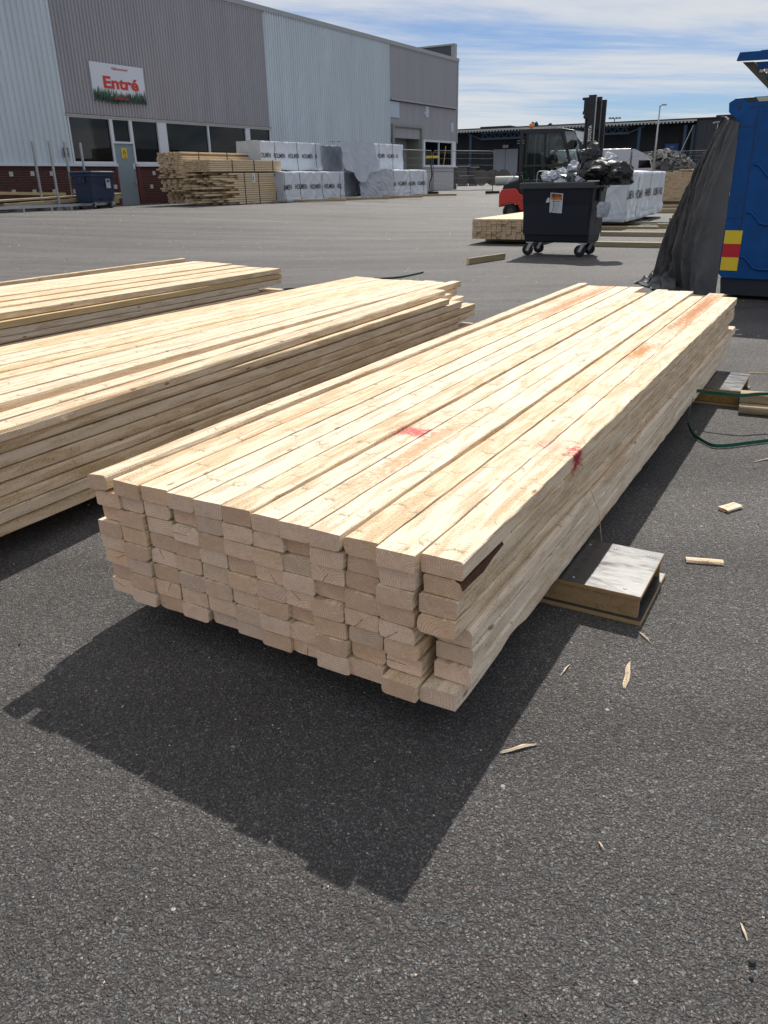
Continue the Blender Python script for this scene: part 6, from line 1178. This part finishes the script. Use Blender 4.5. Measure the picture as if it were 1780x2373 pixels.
def rubble():
    t = thing('rubble_heap', 'grey heap of demolition rubble between the truck and the right fence', 'rubble', polar(18.75, 86, 0.9), rz(112)); r = random.Random(12); mb = MB()
    mb.grid(lambda u, v: ((u - 0.5) * 7.5, (v - 0.5) * 4, 2.3 * max(0, 1 - ((u - 0.45) / 0.5) ** 2) * max(0, 1 - ((v - 0.5) / 0.5) ** 2) * (0.8 + 0.4 * noi(u * 9, v * 9)) - 0.05), 40, 20, 0, False); o = obj('mound', mb, mat('rubble_dust', (0.13, 0.125, 0.12), 0.95, var=0.4, vscale=2, bump=1, bscale=4), t)
    mb = MB()
    for i in range(420):
        u, v = r.random(), r.uniform(0, 0.6); z = 2.3 * max(0, 1 - ((u - 0.45) / 0.5) ** 2) * max(0, 1 - ((v - 0.5) / 0.5) ** 2); s_ = r.uniform(0.08, 0.3) * (1 if r.random() < 0.85 else 1.8)
        mt_ = Matrix.Translation(((u - 0.5) * 7.5, (v - 0.5) * 4, z)) @ Matrix.Rotation(r.random() * 6, 4, 'Z') @ Matrix.Rotation(r.random() * 3, 4, 'X'); mb.box(-s_, s_, -s_ * 0.5, s_ * 0.5, -s_ * 0.3, s_ * 0.3, r.randrange(3), mt_)
    o = obj('broken_concrete', mb, [mat('rub_a', (0.22, 0.21, 0.20), 0.9), mat('rub_b', (0.10, 0.10, 0.10), 0.9), mat('rub_c', (0.35, 0.34, 0.32), 0.9)], t); o['kind'] = 'stuff'
rubble()
TR = thing('box_truck', 'white box truck with roof spoiler parked before the dark hall', 'truck', polar(18.0, 79, 0.3) - Vector((0.974, -0.225, 0)) * 9.05, rz(103)); TW = mat('truck_white', (0.50, 0.50, 0.57), 0.4, var=0.04)
bevel(obj('cargo_box', MB().box(0, 7.0, 0, 2.5, 0.9, 3.0), TW, TR), 0.05)
mb = MB(); mb.prism([(7.15, 0.9), (9.0, 0.9), (9.05, 1.35), (8.75, 2.05), (8.2, 2.3), (7.15, 2.3)], 0.05, 2.45); cb_ = bevel(obj('cab', mb, TW, TR), 0.06); mb = MB(); mb.prism([(7.15, 2.31), (8.5, 2.31), (8.1, 2.6), (7.3, 2.95), (7.15, 2.95)], 0.1, 2.4); obj('roof_spoiler', mb, TW, TR)
obj('side_window', MB().prism([(7.75, 1.4), (8.85, 1.4), (8.65, 2.02), (7.75, 2.02)], 0.03, 0.045), PANE, cb_); obj('windscreen', MB().add([(9.06, 0.2, 1.4), (9.06, 2.3, 1.4), (8.77, 2.3, 2.04), (8.77, 0.2, 2.04)], [(0, 1, 2, 3)]), PANE, cb_); obj('mirror', MB().box(8.95, 9.1, -0.25, 0.0, 1.5, 2.0), BLACK, TR)
obj('undercarriage', MB().box(0.2, 8.8, 0.4, 2.1, 0.55, 0.98), BLACK, TR)
for x in (1.6, 8.0): wheel(TR, (x, 0.2, 0.5), 0.5, 0.3, 'y'); wheel(TR, (x, 2.3, 0.5), 0.5, 0.3, 'y')
LM = thing('street_lamp', 'grey lamp post with a small lamp head beside the white truck', 'street lamp', polar(18.0, 75, 0.2), rz(100))
obj('pole', MB().tube([(0, 0, 0), (0, 0, 6.05)], 0.10, 10, r2=0.055), STEEL, LM); obj('lamp_head', MB().tube([(-0.05, 0, 6.05), (0.12, 0, 6.12)], 0.05, 6).box(0.1, 0.5, -0.12, 0.12, 6.10, 6.2), mat('lamp_grey', (0.35, 0.35, 0.36), 0.5), LM)
FMs = thing('floodlight_mast', 'distant floodlight mast rising above the hall roof', 'floodlight', polar(15.33, 160, 0), rz(90)); obj('pole', MB().tube([(0, 0, 0), (0, 0, 10.4)], 0.09, 8), STEEL, FMs)
for x in (-0.85, -0.3, 0.3, 0.85): obj('flood_lamp', MB().prism([(x - 0.26, 10.35), (x + 0.26, 10.35), (x + 0.1, 10.6), (x - 0.1, 10.6)], -0.2, 0.2), mat('flood_grey', (0.2, 0.21, 0.22), 0.5), FMs)
obj('crossbar', MB().box(-1, 1, -0.05, 0.05, 10.3, 10.38), STEEL, FMs)
o = thing('street_lamp', 'thin twin headed lamp against the slate wall of the hall', 'street lamp', polar(21.5, 96, 0.2), rz(100)); obj('pole', MB().tube([(0, 0, 0), (0, 0, 5.8)], 0.05, 6), STEEL, o); obj('lamp_head', MB().prism([(-0.5, 5.65), (-0.42, 5.8), (0.0, 5.85), (0.42, 5.8), (0.5, 5.65), (0, 5.75)], -0.1, 0.1), MATS['lamp_grey'], o)
q0, q1, q2 = polar(19.2, 80, 0.93), polar(21.65, 79, 0.93), polar(24.1, 78, 0.93)
fence_panel('wire fence panel standing on the bank, left one beside the rubble', q0, q1, H1=2.05, group='fence panels on the bank'); fence_panel('wire fence panel standing on the bank, right one behind the tarpaulin', q1 + Vector((0.1, 0, 0)), q2, H1=2.05, group='fence panels on the bank')
for k, a in enumerate((12.4, 13.4, 14.2)):
    o = thing('fence_post', ('left', 'middle', 'right')[k] + ' of three thin steel posts in front of the white truck', 'post', polar(14.75 + 0.85 * k, 66, 0.3), 0, 'thin posts by the truck'); obj('post', MB().box(-0.04, 0.04, -0.04, 0.04, 0, 2.0), STEEL, o)
o = thing('site_cabin', 'pale ribbed cabin edge showing between the fence and the tarpaulin', 'cabin', polar(21.2, 72, 0.9), rz(112)); obj('wall', corrugated(0, 5, 0.0, 2.5, 0.35, 0.05), mat('cabin_white', (0.42, 0.43, 0.44), 0.6), o); obj('shell', MB().box(0.0, 5, 0.01, 2.4, 0, 2.56), MATS['cabin_white'], o)
o = thing('orange_barrow', 'orange and grey site equipment behind the right fence', 'equipment', polar(19.8, 83, 0.93), rz(110)); obj('tray', MB().box(0, 2.2, 0, 0.6, 0.45, 0.6), mat('faded_orange', (0.30, 0.08, 0.03), 0.7), o); obj('legs', MB().box(0.1, 0.2, 0, 0.6, 0, 0.45).box(1.9, 2.0, 0, 0.6, 0, 0.45).box(0.5, 1.5, 0, 0.5, 0, 0.4), BLACK, o)

def spruce(lab, p, h_, seed):
    t = thing('spruce_tree', lab, 'tree', p, 0, 'spruces beyond the hall roof'); obj('trunk', MB().tube([(0, 0, 0), (0, 0, h_)], 0.16, 6, r2=0.03), mat('tree_bark', (0.06, 0.04, 0.03), 0.9), t); r = random.Random(seed); mb = MB()
    for i in range(420):
        z = h_ * (0.35 + 0.65 * r.random()); rr_ = (h_ - z) * 0.24 + 0.15; a = r.random() * 6.283; l = rr_ * r.uniform(0.5, 1.1); c = Vector((math.cos(a) * l, math.sin(a) * l, z - 0.2 * l)); s_ = 0.12 + 0.15 * r.random()
        mb.add([c * 1.0 + Vector((0, 0, s_)), c + Vector((math.cos(a) * s_ * 2, math.sin(a) * s_ * 2, -s_)), c + Vector((-math.sin(a) * s_, math.cos(a) * s_, 0)), c + Vector((math.sin(a) * s_, -math.cos(a) * s_, 0))], [(0, 2, 1), (0, 1, 3), (1, 2, 3)])
    obj('crown', mb, mat('spruce_needles', (0.03, 0.045, 0.03), 0.9), t)
spruce('sparse spruce top just right of the amber beacon, left one', polar(10.2, 190), 11.9, 1); spruce('sparse spruce top just right of the amber beacon, right one', polar(10.45, 195), 12.2, 2); spruce('small spruce tip above the hall behind the forklift cab', polar(11.33, 200), 12.2, 3)
